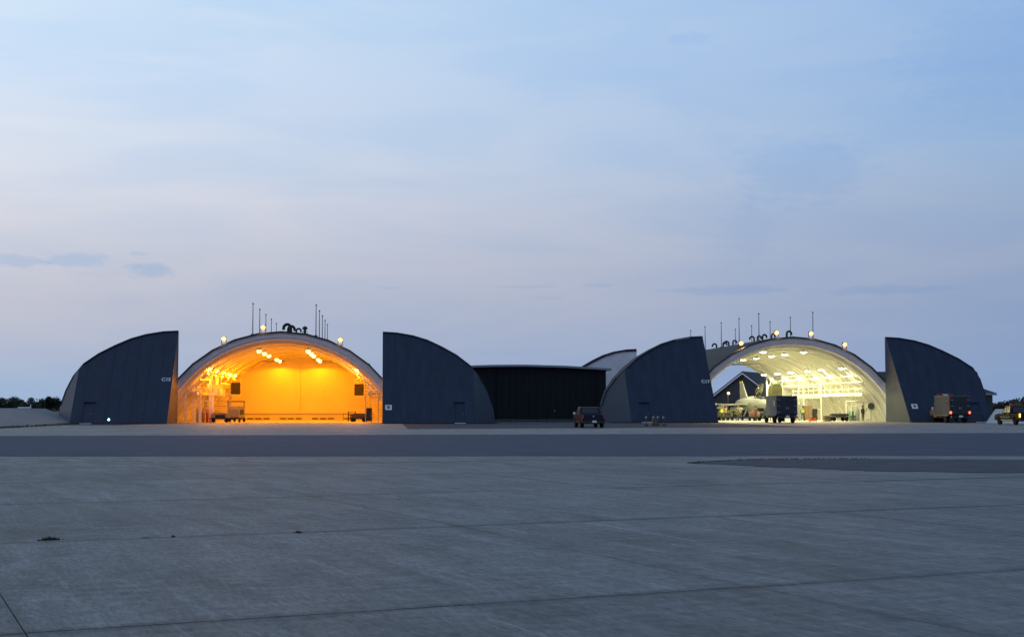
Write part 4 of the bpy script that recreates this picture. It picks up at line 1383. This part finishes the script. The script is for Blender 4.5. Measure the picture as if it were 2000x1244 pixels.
def person(label, loc, rz, top, trousers, pose='stand', vest=False, h=1.76):
    """one continuous skinned body; arms and legs follow the pose"""
    t = thing('person', label, 'person', loc, rz)
    k = h / 1.76
    if pose == 'crouch':
        pel, chest, neck, head = (0, 0.06, 0.52), (0, -0.16, 0.92), (0, -0.24, 1.10), (0, -0.30, 1.26)
        legs = {s: [(s * 0.10, 0.06, 0.50), (s * 0.17, -0.34, 0.52), (s * 0.15, 0.0, 0.10), (s * 0.16, -0.18, 0.05)] for s in (-1, 1)}
        arms = {s: [(s * 0.19, -0.2, 1.02), (s * 0.24, -0.38, 0.82), (s * 0.14, -0.58, 0.88)] for s in (-1, 1)}
    else:
        pel, chest, neck, head = (0, 0, 0.95), (0, -0.01, 1.30), (0, 0.0, 1.50), (0, -0.03, 1.65)
        legs = {s: [(s * 0.10, 0, 0.92), (s * 0.12, -0.02, 0.50), (s * 0.13, 0.02, 0.09), (s * 0.15, -0.14, 0.04)] for s in (-1, 1)}
        arms = {s: [(s * 0.20, 0, 1.42), (s * 0.25, 0.02, 1.14), (s * 0.24, -0.06, 0.88)] for s in (-1, 1)}
        if pose == 'reach':
            arms = {s: [(s * 0.20, 0, 1.42), (s * 0.27, -0.14, 1.60), (s * 0.17, -0.26, 1.84)] for s in (-1, 1)}
        if pose == 'walk':
            legs[1] = [(0.10, 0, 0.92), (0.11, -0.16, 0.52), (0.11, -0.22, 0.09), (0.12, -0.38, 0.05)]
            legs[-1] = [(-0.10, 0, 0.92), (-0.11, 0.06, 0.50), (-0.11, 0.26, 0.13), (-0.12, 0.14, 0.05)]
            arms[1] = [(0.20, 0, 1.42), (0.25, 0.10, 1.16), (0.23, 0.10, 0.90)]
            arms[-1] = [(-0.20, 0, 1.42), (-0.25, -0.06, 1.16), (-0.22, -0.24, 1.02)]
    V, Ed, R, Lb = [], [], [], []

    def add(p, r, parent=None, lab=None):
        V.append(Vector(p) * k)
        R.append(r * k)
        if parent is not None:
            Ed.append((parent, len(V) - 1))
            Lb.append(lab)
        return len(V) - 1
    i0 = add(pel, 0.145)
    i1 = add(tuple((Vector(pel) * 0.5 + Vector(chest) * 0.5)), 0.135, i0, 'top')
    i2 = add(chest, 0.16, i1, 'top')
    i3 = add(neck, 0.065, i2, 'top')
    hv = Vector(head)
    i4 = add(tuple(hv - Vector((0, 0, 0.07))), 0.075, i3, 'skin')
    i5 = add(tuple(hv + Vector((0, 0.01, 0.03))), 0.098, i4, 'skin')
    add(tuple(hv + Vector((0, 0.01, 0.10))), 0.070, i5, 'skin')
    for s in (-1, 1):
        a = arms[s]
        j = add(a[0], 0.075, i2, 'top')
        j = add(a[1], 0.052, j, 'top')
        j = add(a[2], 0.038, j, 'top')
        d = (Vector(a[2]) - Vector(a[1])).normalized()
        palm = Vector(a[2]) + d * 0.07
        jp = add(tuple(palm), 0.036, j, 'skin')
        l = legs[s]
        q = add(l[0], 0.098, i0, 'leg')
        q = add(l[1], 0.068, q, 'leg')
        q = add(l[2], 0.050, q, 'boot')
        add(l[3], 0.042, q, 'boot')
    me = bpy.data.meshes.new('body')
    me.from_pydata(V, Ed, [])
    o = bpy.data.objects.new('tmp', me)
    COL.objects.link(o)
    sk = o.modifiers.new('s', 'SKIN')
    for i, sv in enumerate(me.skin_vertices[0].data):
        sv.radius = (R[i] * (1.15 if i in (0, 1, 2) else 1.0), R[i] * (0.72 if i in (0, 1, 2) else 1.0))
        sv.use_root = (i == 0)
    ss = o.modifiers.new('u', 'SUBSURF')
    ss.levels = 1
    me2 = evaluated_mesh(o)
    bpy.data.objects.remove(o)
    mats = {'top': top, 'skin': M_skin, 'leg': trousers, 'boot': M_boot}
    keys = list(mats)
    me2.materials.clear()
    for kk in keys:
        me2.materials.append(mats[kk])
    for f in me2.polygons:
        c = f.center
        best = min(range(len(Ed)), key=lambda e: seg_dist(c, V[Ed[e][0]], V[Ed[e][1]]))
        f.material_index = keys.index(Lb[best])
        f.use_smooth = True
    # five fingers on each hand and a nose, welded into the same mesh
    fm = MB()
    for s in (-1, 1):
        a = arms[s]
        d = (Vector(a[2]) - Vector(a[1])).normalized()
        base = Vector(a[2]) + d * 0.085
        side = d.cross(Vector((s, 0, 0))).normalized()
        inn = Vector((-s, 0, 0))
        for q, (off, ln) in enumerate(((-0.027, 0.062), (-0.009, 0.075), (0.009, 0.078), (0.027, 0.070))):
            b0 = base + side * off
            fm.tube([b0 * k, (b0 + d * ln * 0.5 + inn * 0.006) * k, (b0 + d * ln + inn * 0.026) * k], [0.009 * k, 0.0085 * k, 0.006 * k], 5)
        b0 = Vector(a[2]) + d * 0.04 + side * 0.03
        fm.tube([b0 * k, (b0 + side * 0.025 + d * 0.02) * k, (b0 + side * 0.03 + d * 0.05 + inn * 0.01) * k], [0.010 * k, 0.009 * k, 0.007 * k], 5)
    fm.tube([(hv + Vector((0, -0.085, 0.02))) * k, (hv + Vector((0, -0.118, -0.015))) * k], [0.010 * k, 0.016 * k], 6)
    for s in (-1, 1):
        fm.box(tuple((hv + Vector((s * 0.098, 0.01, 0.0))) * k), (0.02 * k, 0.035 * k, 0.06 * k))
    bm = bmesh.new()
    bm.from_mesh(me2)
    tmp = bpy.data.meshes.new('tmp')
    tmp.from_pydata(fm.v, [], fm.f)
    nf = len(bm.faces)
    bm.from_mesh(tmp)
    bm.faces.ensure_lookup_table()
    for f in bm.faces[nf:]:
        f.material_index = keys.index('skin')
        f.smooth = True
    bmesh.ops.recalc_face_normals(bm, faces=bm.faces)
    bm.to_mesh(me2)
    bm.free()
    body = link('body', me2, None, t)
    hc = hv * k
    hm = MB().lathe([(0.112 * k, -0.02 * k), (0.116 * k, 0.05 * k), (0.095 * k, 0.12 * k), (0.05 * k, 0.155 * k), (0.01, 0.165 * k)], c=(hc.x, hc.y + 0.022 * k, hc.z + 0.01), n=14)
    hm.build('hair', M_hair, t, smooth=True)
    for s in (-1, 1):
        MB().lathe([(0.002, -0.010), (0.010, -0.005), (0.011, 0.003), (0.002, 0.010)], c=(hc.x + s * 0.036 * k, hc.y - 0.096 * k, hc.z + 0.022 * k), n=8).build('eye', M_dark, t)
    if vest:
        vm = MB()
        p0, p1 = Vector(pel) * k, Vector(chest) * k
        rings = []
        for u, rx_, ry_ in ((0.05, 0.195, 0.145), (0.5, 0.195, 0.140), (1.0, 0.215, 0.150), (1.30, 0.17, 0.11)):
            c = p0.lerp(p1, u)
            rings.append([(c.x + rx_ * k * math.cos(2 * math.pi * i / 16), c.y + ry_ * k * math.sin(2 * math.pi * i / 16), c.z) for i in range(16)])
        v_ = vm.loft(rings, cap=False).build('vest', M_hivis, t, smooth=True)
        tb = MB()
        c = p0.lerp(p1, 0.55)
        rr = [[(c.x + 0.206 * k * math.cos(2 * math.pi * i / 16), c.y + 0.150 * k * math.sin(2 * math.pi * i / 16), c.z + dz_) for i in range(16)] for dz_ in (-0.03, 0.03)]
        tb.loft(rr, cap=False).build('reflective_band', M_reflect, v_)
    return t
person('person in a bright yellow-green vest standing under the outer end of the jet wing', (40.9, 161.5, 0.02), rad(20), M_camo, M_trouser, 'stand', True)
person('person in a tan jacket with arms raised to the wing, right of the yellow-green vest', (42.15, 164.5, 0.02), rad(200), M_tan, M_trouser, 'reach')
person('person in dark olive clothes crouching under the jet wing between the tan jackets', (42.7, 161.0, 0.02), rad(-40), M_camo, M_trouser, 'crouch')
person('person in a tan jacket walking under the wing, nearer the fuselage', (43.5, 163.0, 0.02), rad(60), M_tan, M_camo, 'walk')
person('person in a maroon top standing beside the jet nose left of the blue truck', (44.5, 159.5, 0.02), rad(-60), M_redfab, M_trouser, 'stand')
person('person in a bright yellow-green vest standing just right of the blue truck', (49.55, 157.5, 0.02), rad(-20), M_camo, M_trouser, 'stand', True)
person('person in dark clothes standing near the right foot of the yellow shelter arch', (55.9, 155.2, 0.02), rad(30), M_trouser, M_trouser, 'stand')

# ------------------------------------------------------------------ fittings and gear inside the shelters
def rail_run(mb, pts, r, n=7):
    return mb.tube(pts, r, n)

def wall_x(z, side, r=12.55):
    return side * math.sqrt(max(0.1, r * r - (z - ZC) ** 2))

def fittings(cx, yf, side, who):
    """pipes, tray and walkway frame along one side wall"""
    z_tray = 3.25
    t = thing('railed_walkway', 'white railed walkway along the %s wall of the %s shelter' % ('left' if side < 0 else 'right', who), 'walkway', (cx, yf, 0))
    xw = wall_x(z_tray, side)
    MB().box((xw - side * 0.45, 16.5, z_tray), (0.85, 27.0, 0.10)).build('deck', M_white2, t)
    MB().box((xw - side * 0.92, 16.5, z_tray - 0.10), (0.08, 27.0, 0.34)).build('edge_beam', M_white2, t)
    for z in (z_tray + 0.55, z_tray + 1.05):
        MB().box((xw - side * 0.92, 16.5, z), (0.06, 27.0, 0.06)).build('handrail', M_white2, t)
    for k in range(13):
        y = 3.2 + k * 2.2
        MB().box((xw - side * 0.92, y, z_tray + 0.5), (0.07, 0.07, 1.1)).build('rail_post', M_white2, t)
    for k in range(9):
        y = 3.6 + k * 3.2
        MB().tube([(xw - side * 0.05, y, z_tray - 1.0), (xw - side * 0.85, y, z_tray - 0.08)], 0.05, 6).build('bracket', M_white2, t)
    for k in range(6):
        y = 2.6 + k * 3.4
        zt = 6.2 + 0.5 * (k % 2)
        pr = [(wall_x(z, side) - side * 0.12, y, z) for z in (0.05, 1.2, 2.4, 3.6, 4.8, zt)]
        p = tag(MB().tube(pr, 0.07, 7).build('climbing_pipe', M_white2), '%s white pipe from the front climbing the %s wall of the %s shelter' % (ORD[k], 'left' if side < 0 else 'right', who), 'pipe', 'white pipes on the shelter walls')
        p.location = (cx, yf, 0)
    for k, z in enumerate((4.55, 5.2)):
        p = tag(MB().tube([(wall_x(z, side) - side * 0.25, 1.4, z), (wall_x(z, side) - side * 0.25, 34.0, z)], 0.08, 7).build('level_pipe', M_white2),
                '%s white pipe running level along the %s wall of the %s shelter' % (('lower', 'upper')[k], 'left' if side < 0 else 'right', who), 'pipe', 'white pipes on the shelter walls')
        p.location = (cx, yf, 0)
fittings(-9.9, 146.6, -1, 'orange')
fittings(-9.9, 146.6, 1, 'orange')
fittings(46.75, 152.0, 1, 'yellow')

# thin arch ribs and conduits under the ceilings
for cx, yf, who, n in ((-9.9, 146.6, 'orange', 5), (46.75, 152.0, 'yellow', 5)):
    for k in range(n):
        y = 3.5 + k * 7.6
        pts = [(x, y, z) for x, z in arch(12.58, 30, 2.0)]
        o = tag(MB().tube(pts, 0.055, 6).build('arch_conduit', M_white2), '%s arched conduit from the front under the %s shelter ceiling' % (ORD[k], who), 'conduit', 'arched conduits under the shelter ceilings')
        o.location = (cx, yf, 0)
    for s in (-1, 1):
        t = thing('ceiling_duct', 'angled pipe loop under the %s part of the %s shelter ceiling' % ('left' if s < 0 else 'right', who), 'duct', (cx, yf, 0))
        MB().tube([(s * 2.2, 37, 7.6), (s * 4.6, 30, 7.4), (s * 6.2, 30, 6.2), (s * 7.4, 30, 6.0), (s * 8.0, 36, 5.2)], 0.10, 7).build('pipe', M_tankgrey, t)
        MB().tube([(s * 1.0, 12, 8.0), (s * 3.8, 14, 7.6), (s * 6.0, 14, 6.6)], 0.07, 7).build('pipe', M_white2, t)

def heater(x, y, z, label, s):
    t = thing('unit_heater', label, 'heater', (x, y, z))
    MB().box((0, 0, 0), (1.15, 0.9, 1.45)).build('casing', M_boot, t, bevel=0.03)
    MB().box((0, -0.47, 0), (1.0, 0.04, 1.3)).build('grille', M_dark, t)
    for k in range(6):
        MB().box((0, -0.50, -0.5 + k * 0.2), (0.96, 0.03, 0.05), rx=rad(30)).build('slat', M_boot, t)
    for q in (-0.62, 0.62):
        MB().box((q, -0.1, 0.25), (0.09, 0.12, 2.3)).build('hanger', M_white2, t)
    MB().box((0, -0.1, 0.98), (1.3, 0.14, 0.1)).build('cross_bar', M_white2, t)
    MB().box((0, -0.1, -0.85), (1.3, 0.14, 0.1)).build('cross_bar', M_white2, t)
    MB().tube([(-0.6, 0, 1.1), (0, 0, 1.55), (0.6, 0, 1.1)], 0.05, 6).build('sling', M_white2, t)
heater(-17.45, 175.5, 4.0, 'dark square unit heater hung on the left wall of the orange shelter', -1)
heater(-2.15, 175.5, 3.85, 'dark square unit heater hung on the right wall of the orange shelter', 1)

def cabinet(name, label, cat, loc, size, m, m2, rz=0.0, doors=2, legs=True):
    t = thing(name, label, cat, loc, rz)
    w, d, h = size
    MB().box((0, 0, h / 2 + 0.05), (w, d, h - 0.1)).build('carcass', m, t, bevel=0.015)
    for k in range(doors):
        dw = w / doors
        p = MB().box((-w / 2 + dw * (k + 0.5), -d / 2 - 0.012, h / 2 + 0.05), (dw - 0.04, 0.03, h - 0.2)).build('door', m2, t)
        MB().box((-w / 2 + dw * (k + 0.5) + dw * 0.3, -d / 2 - 0.045, h / 2), (0.03, 0.04, 0.2)).build('handle', M_steel, p)
    for sx in (-1, 1):
        for sy in (-1, 1):
            MB().box((sx * (w / 2 - 0.06), sy * (d / 2 - 0.06), 0.05), (0.06, 0.06, 0.1)).build('foot', M_dark, t)
    return t

def bottle(name, label, loc, r, h, m, cat='gas bottle'):
    t = thing(name, label, cat, loc)
    MB().lathe([(r * 0.9, 0), (r, 0.04), (r, h * 0.82), (r * 0.7, h * 0.92), (r * 0.28, h * 0.96), (r * 0.28, h)], n=14).build('cylinder', m, t, smooth=True)
    MB().box((0, 0, h + 0.05), (0.07, 0.07, 0.12)).cyl((-0.09, 0, h + 0.1), (0.09, 0, h + 0.1), 0.025, n=6).build('valve', M_steel, t)

def cart(name, label, cat, loc, rz, L, W, H, m, m2, hood=True):
    t = thing(name, label, cat, loc, rz)
    MB().box((0, 0, 0.42), (L, W, 0.14)).build('frame', M_dark, t)
    prof = [(-L * 0.46, 0.5), (L * 0.40, 0.5), (L * 0.44, H * 0.7), (L * 0.30, H), (-L * 0.36, H), (-L * 0.46, H * 0.8)]
    MB().prism_y(prof, -W * 0.46, W * 0.46).build('housing', m, t, bevel=0.03)
    MB().box((0, -W * 0.47, H * 0.62), (L * 0.5, 0.03, H * 0.3)).build('panel', m2, t)
    for sx in (-1, 1):
        for sy in (-1, 1):
            w_ = MB().lathe([(0.07, -0.06), (0.20, -0.06), (0.22, 0), (0.20, 0.06), (0.07, 0.06)], n=14).build('wheel', M_rubber, t, smooth=True)
            w_.matrix_local = Matrix.Translation((sx * L * 0.34, sy * W * 0.48, 0.22)) @ Matrix.Rotation(rad(90), 4, 'X')
    MB().tube([(-L * 0.46, 0, 0.42), (-L * 0.75, 0, 0.30), (-L * 0.85, 0, 0.55)], 0.03, 6).build('tow_bar', M_dark, t)
    return t

def frame_stand(name, label, cat, loc, w, d, h, m, rz=0.0, bars=3, slant=0.0):
    t = thing(name, label, cat, loc, rz)
    for sx in (-1, 1):
        for sy in (-1, 1):
            MB().tube([(sx * w / 2, sy * d / 2, 0), (sx * w / 2 + slant * h, sy * d / 2, h)], 0.06, 6).build('leg', m, t)
    for k in range(bars):
        z = h * (k + 1) / bars
        o_ = slant * z
        for sy in (-1, 1):
            MB().box((o_, sy * d / 2, z), (w, 0.06, 0.06)).build('rail', m, t)
        for sx in (-1, 1):
            MB().box((sx * w / 2 + o_, 0, z), (0.06, d, 0.06)).build('rail', m, t)
    return t
# orange shelter, left side
bottle('gas_bottle', 'grey gas bottle at the left inner corner of the orange shelter', (-18.95, 150.6, 0.02), 0.17, 1.55, M_tankgrey)
bottle('gas_bottle', 'brown gas bottle beside the grey one in the orange shelter', (-18.45, 151.2, 0.02), 0.17, 1.45, M_tan)
bottle('fire_extinguisher', 'tall red extinguisher near the left corner of the orange shelter', (-18.1, 151.9, 0.02), 0.15, 1.5, M_red, 'extinguisher')
t = thing('white_pillar', 'slim white pillar standing near the left corner of the orange shelter', 'pillar', (-17.55, 151.3, 0.02))
MB().box((0, 0, 0.06), (0.55, 0.55, 0.12)).build('foot', M_ring, t)
MB().box((0, 0, 1.5), (0.34, 0.34, 2.8)).build('shaft', M_white2, t, bevel=0.03)
MB().box((0, 0, 2.95), (0.5, 0.5, 0.12)).build('cap', M_white2, t)
cart('tow_cart', 'low yellowish cart with round front beside the white pillar', 'cart', (-16.6, 150.5, 0.02), rad(8), 2.0, 1.2, 1.05, M_tan, M_dark)
cart('compressor_cart', 'tall dark wheeled unit right of the low yellowish cart', 'cart', (-15.15, 154.0, 0.02), rad(70), 1.7, 1.2, 1.75, M_jet_dark, M_dark)
frame_stand('slanted_rack', 'slanted rack of thin bars on the left side of the orange shelter', 'rack', (-17.6, 155.0, 0.02), 2.6, 1.4, 2.9, M_tankgrey, 0, 5, 0.12)
frame_stand('access_stand', 'tall white access stand inside the left of the orange arch', 'stand', (-18.6, 151.2, 0.02), 1.8, 1.4, 4.6, M_white2, 0, 4)
frame_stand('service_frame', 'white service frame close to the left edge of the orange arch', 'frame', (-19.35, 149.6, 0.02), 1.5, 1.0, 3.3, M_white2, 0, 2)
t = thing('air_duct', 'white square air duct with branches on the left wall of the orange shelter', 'duct', (-17.9, 152.5, 0.02))
MB().box((0, 5, 3.9), (0.5, 11.0, 0.5)).build('trunk', M_white2, t)
for k in range(4):
    MB().box((0.0, 0.6 + k * 2.9, 4.65), (0.34, 0.34, 1.0)).build('riser', M_white2, t)
    MB().box((0.45, 1.4 + k * 2.6, 3.3), (0.3, 0.3, 0.75)).build('outlet', M_white2, t)
t = thing('notice_panel', 'dark stencilled panel high on the left wall of the orange shelter', 'panel', (-17.6, 165.2, 4.1))
MB().box((0, 0, 0), (0.9, 0.06, 0.5)).build('board', M_jet_dark, t)
MB().box((0, -0.04, 0.28), (0.96, 0.05, 0.06)).build('rim', M_white2, t)
t = thing('work_bench', 'bench with dark top by the left wall of the orange shelter', 'bench', (-15.9, 160.5, 0.02))
MB().box((0, 0, 2.28), (2.0, 1.0, 0.12)).build('top', M_dark, t)
for sx in (-1, 1):
    for sy in (-1, 1):
        MB().box((sx * 0.9, sy * 0.42, 1.12), (0.08, 0.08, 2.24)).build('leg', M_jet_dark, t)
# orange shelter, right side
cabinet('dark_locker', 'tall dark locker at the right inner corner of the orange shelter', 'locker', (-0.75, 151.4, 0.02), (0.62, 0.5, 1.55), M_trouser, M_dark, 0, 1)
cart('tug', 'low dark wheeled tug against the right wall of the orange shelter', 'cart', (-1.9, 155.5, 0.02), rad(170), 1.9, 1.0, 0.95, M_trouser, M_dark)
frame_stand('bar_rack', 'bar rack full of rails on the right wall of the orange shelter', 'rack', (-0.45, 153.5, 2.4), 1.5, 1.0, 2.0, M_tankgrey, 0, 6)
for sx in (-0.7, 0.7):
    MB().box((sx, 0, -1.2), (0.08, 0.9, 2.42)).build('leg', M_tankgrey, bpy.data.objects['bar_rack'])
frame_stand('step_stand', 'small dark step stand before the right heater of the orange shelter', 'stand', (-2.75, 160.0, 0.02), 0.8, 0.8, 1.1, M_dark, 0, 3)
t = thing('low_table', 'small brown table near the right of the orange back wall', 'table', (-3.3, 172.0, 0.02))
MB().box((0, 0, 0.82), (1.6, 0.8, 0.08)).build('top', M_wood, t)
MB().box((0.4, 0, 0.40), (0.6, 0.7, 0.78)).build('drawer_unit', M_wood, t)
for sy in (-1, 1):
    MB().box((-0.72, sy * 0.34, 0.39), (0.07, 0.07, 0.78)).build('leg', M_wood, t)

# yellow shelter
t = thing('olive_hood', 'tall olive round-topped housing behind the blue truck in the yellow shelter', 'equipment', (48.35, 164.5, 0.02))
MB().loft([ring(-0.6, 3.35, 0.70, 1.15, p=3), ring(0.7, 3.30, 0.72, 1.15, p=3)]).build('hood', M_olive, t, bevel=0.04)
for sx in (-0.5, 0.5):
    for sy in (-0.45, 0.5):
        MB().box((sx, sy, 1.15), (0.1, 0.1, 2.3)).build('leg', M_olive, t)
for k in range(3):
    MB().box((0, -0.64, 2.75 + k * 0.45), (1.0, 0.03, 0.06)).build('batten', M_camo, t)
cabinet('brown_cabinet', 'tall brown cabinet standing in the middle of the yellow shelter', 'cabinet', (51.55, 162.0, 0.02), (0.95, 0.6, 1.8), M_wood, M_tan, 0, 2)
cabinet('dark_shelf_unit', 'dark green shelf unit just right of the brown cabinet', 'cabinet', (52.5, 162.6, 0.02), (0.75, 0.5, 1.45), M_camo, M_trouser, 0, 1)
cabinet('grey_locker', 'grey locker just left of the brown cabinet', 'locker', (50.15, 161.5, 0.02), (0.6, 0.5, 1.9), M_camo, M_tankgrey, 0, 1)
t = thing('orange_case', 'bright orange case on the floor before the brown cabinet', 'case', (50.85, 158.0, 0.02))
MB().box((0, 0, 0.19), (0.85, 0.45, 0.38)).build('shell', M_orange, t, bevel=0.03)
MB().box((0, -0.235, 0.30), (0.28, 0.03, 0.06)).build('handle', M_dark, t)
MB().box((0, 0, 0.385), (0.87, 0.47, 0.03)).build('lid_rim', M_red, t)
t = thing('wooden_crate', 'brown wooden crate on the apron right of the orange case', 'crate', (50.85, 152.8, 0.02))
for k in range(4):
    z = 0.10 + k * 0.15
    for sy in (-1, 1):
        MB().box((0, sy * 0.32, z), (0.72, 0.03, 0.13)).build('plank', M_wood, t)
    for sx in (-1, 1):
        MB().box((sx * 0.345, 0, z), (0.03, 0.60, 0.13)).build('plank', M_wood, t)
MB().box((0, 0, 0.63), (0.76, 0.70, 0.03)).build('lid', M_wood, t)
# loaded munitions trailer
t = thing('munitions_trailer', 'low dark trailer loaded with long dark bodies, right of the crate', 'trailer', (53.7, 157.2, 0.02))
MB().box((0, 0, 0.48), (2.2, 1.3, 0.12)).build('bed', M_dark, t)
for k in range(3):
    b = MB().lathe([(0.01, 0), (0.14, 0.25), (0.18, 0.6), (0.18, 1.7), (0.10, 2.1)], n=12).build('load', M_olive if k == 1 else M_trouser, t, smooth=True)
    b.matrix_local = Matrix.Translation((-1.0, -0.42 + k * 0.42, 0.74)) @ Matrix.Rotation(rad(90), 4, 'Y')
for sx in (-1, 1):
    for sy in (-1, 1):
        w_ = MB().lathe([(0.07, -0.07), (0.24, -0.07), (0.26, 0), (0.24, 0.07), (0.07, 0.07)], n=14).build('wheel', M_rubber, t, smooth=True)
        w_.matrix_local = Matrix.Translation((sx * 0.75, sy * 0.66, 0.26)) @ Matrix.Rotation(rad(90), 4, 'X')
MB().tube([(1.1, 0, 0.48), (1.7, 0, 0.35), (1.95, 0, 0.62)], 0.04, 6).build('tow_bar', M_dark, t)
for sx in (-0.9, 0, 0.9):
    MB().box((sx, -0.62, 0.72), (0.07, 0.07, 0.46)).build('stake', M_dark, t)
t = thing('stool', 'small dark stool at the right end of the loaded trailer', 'stool', (55.35, 157.0, 0.02))
MB().box((0, 0, 0.62), (0.6, 0.45, 0.08)).build('seat', M_dark, t)
for sx in (-1, 1):
    for sy in (-1, 1):
        MB().box((sx * 0.24, sy * 0.17, 0.29), (0.06, 0.06, 0.58)).build('leg', M_dark, t)
t = thing('pipe_gantry', 'white pipe gantry with hanging hoses on the right of the yellow shelter', 'gantry', (56.0, 158.2, 0.02))
for x in (-1.0, 1.15):
    MB().tube([(x, 0, 0), (x, 0, 2.35)], 0.09, 8).build('post', M_white2, t)
MB().tube([(-1.0, 0, 2.3), (1.15, 0, 2.3)], 0.09, 8).build('top_pipe', M_white2, t)
MB().tube([(-0.45, -0.1, 0.1), (-0.45, -0.1, 1.9), (0.1, -0.1, 1.75), (0.75, -0.1, 1.75), (0.85, -0.1, 0.5), (1.25, -0.1, 0.35), (1.6, -0.1, 0.35)], 0.07, 8).build('bent_pipe', M_white2, t)
MB().tube([(1.0, -0.1, 2.2), (1.05, -0.12, 1.4), (1.3, -0.12, 1.1), (1.5, -0.1, 1.6)], 0.035, 6).build('hose', M_dark, t)
cabinet('green_panel', 'green control cabinet under the white pipe gantry', 'cabinet', (55.75, 158.6, 0.02), (0.48, 0.4, 1.15), M_green, M_green, 0, 1)
bottle('grey_tank', 'upright grey tank right of the green control cabinet', (56.45, 158.5, 0.02), 0.26, 1.55, M_tankgrey, 'tank')
t = thing('hose_reel', 'round hose reel on the right wall of the yellow shelter', 'hose reel', (57.3, 156.3, 0.02))
MB().box((0, 0.1, 0.9), (0.10, 0.1, 1.8)).build('stand', M_tankgrey, t)
o = MB().lathe([(0.42, -0.06), (0.50, -0.06), (0.50, 0.06), (0.42, 0.06), (0.42, -0.06)], n=20).build('reel_rim', M_white2, t, smooth=True)
o.matrix_local = Matrix.Translation((0, -0.05, 1.75)) @ Matrix.Rotation(rad(90), 4, 'X')
o = MB().lathe([(0.12, -0.08), (0.36, -0.08), (0.36, 0.08), (0.12, 0.08)], n=16).build('hose_coil', M_camo, t, smooth=True)
o.matrix_local = Matrix.Translation((0, -0.05, 1.75)) @ Matrix.Rotation(rad(90), 4, 'X')
t = thing('downpipe', 'white vertical pipe just inside the left edge of the yellow arch', 'pipe', (38.15, 155.2, 0))
MB().cyl((0, 0, 0), (0, 0, 5.3), 0.085, n=8).build('pipe', M_white2, t)
for z in (0.8, 2.6, 4.6):
    MB().box((0, 0, z), (0.24, 0.24, 0.06)).build('collar', M_white2, t)
frame_stand('white_scaffold', 'tall white scaffold frame along the right wall of the yellow shelter', 'scaffold', (53.6, 171.0, 0.02), 2.2, 9.0, 5.6, M_white2, 0, 4)
cart('power_cart', 'olive ground power cart under the jet wing, left of the maroon top', 'cart', (42.9, 167.5, 0.02), rad(15), 1.8, 1.1, 1.25, M_olive, M_dark)
cart('tool_trolley', 'brown tool trolley by the jet nose beside the blue truck', 'trolley', (44.9, 161.5, 0.02), rad(-70), 1.4, 0.8, 1.15, M_wood, M_redfab)
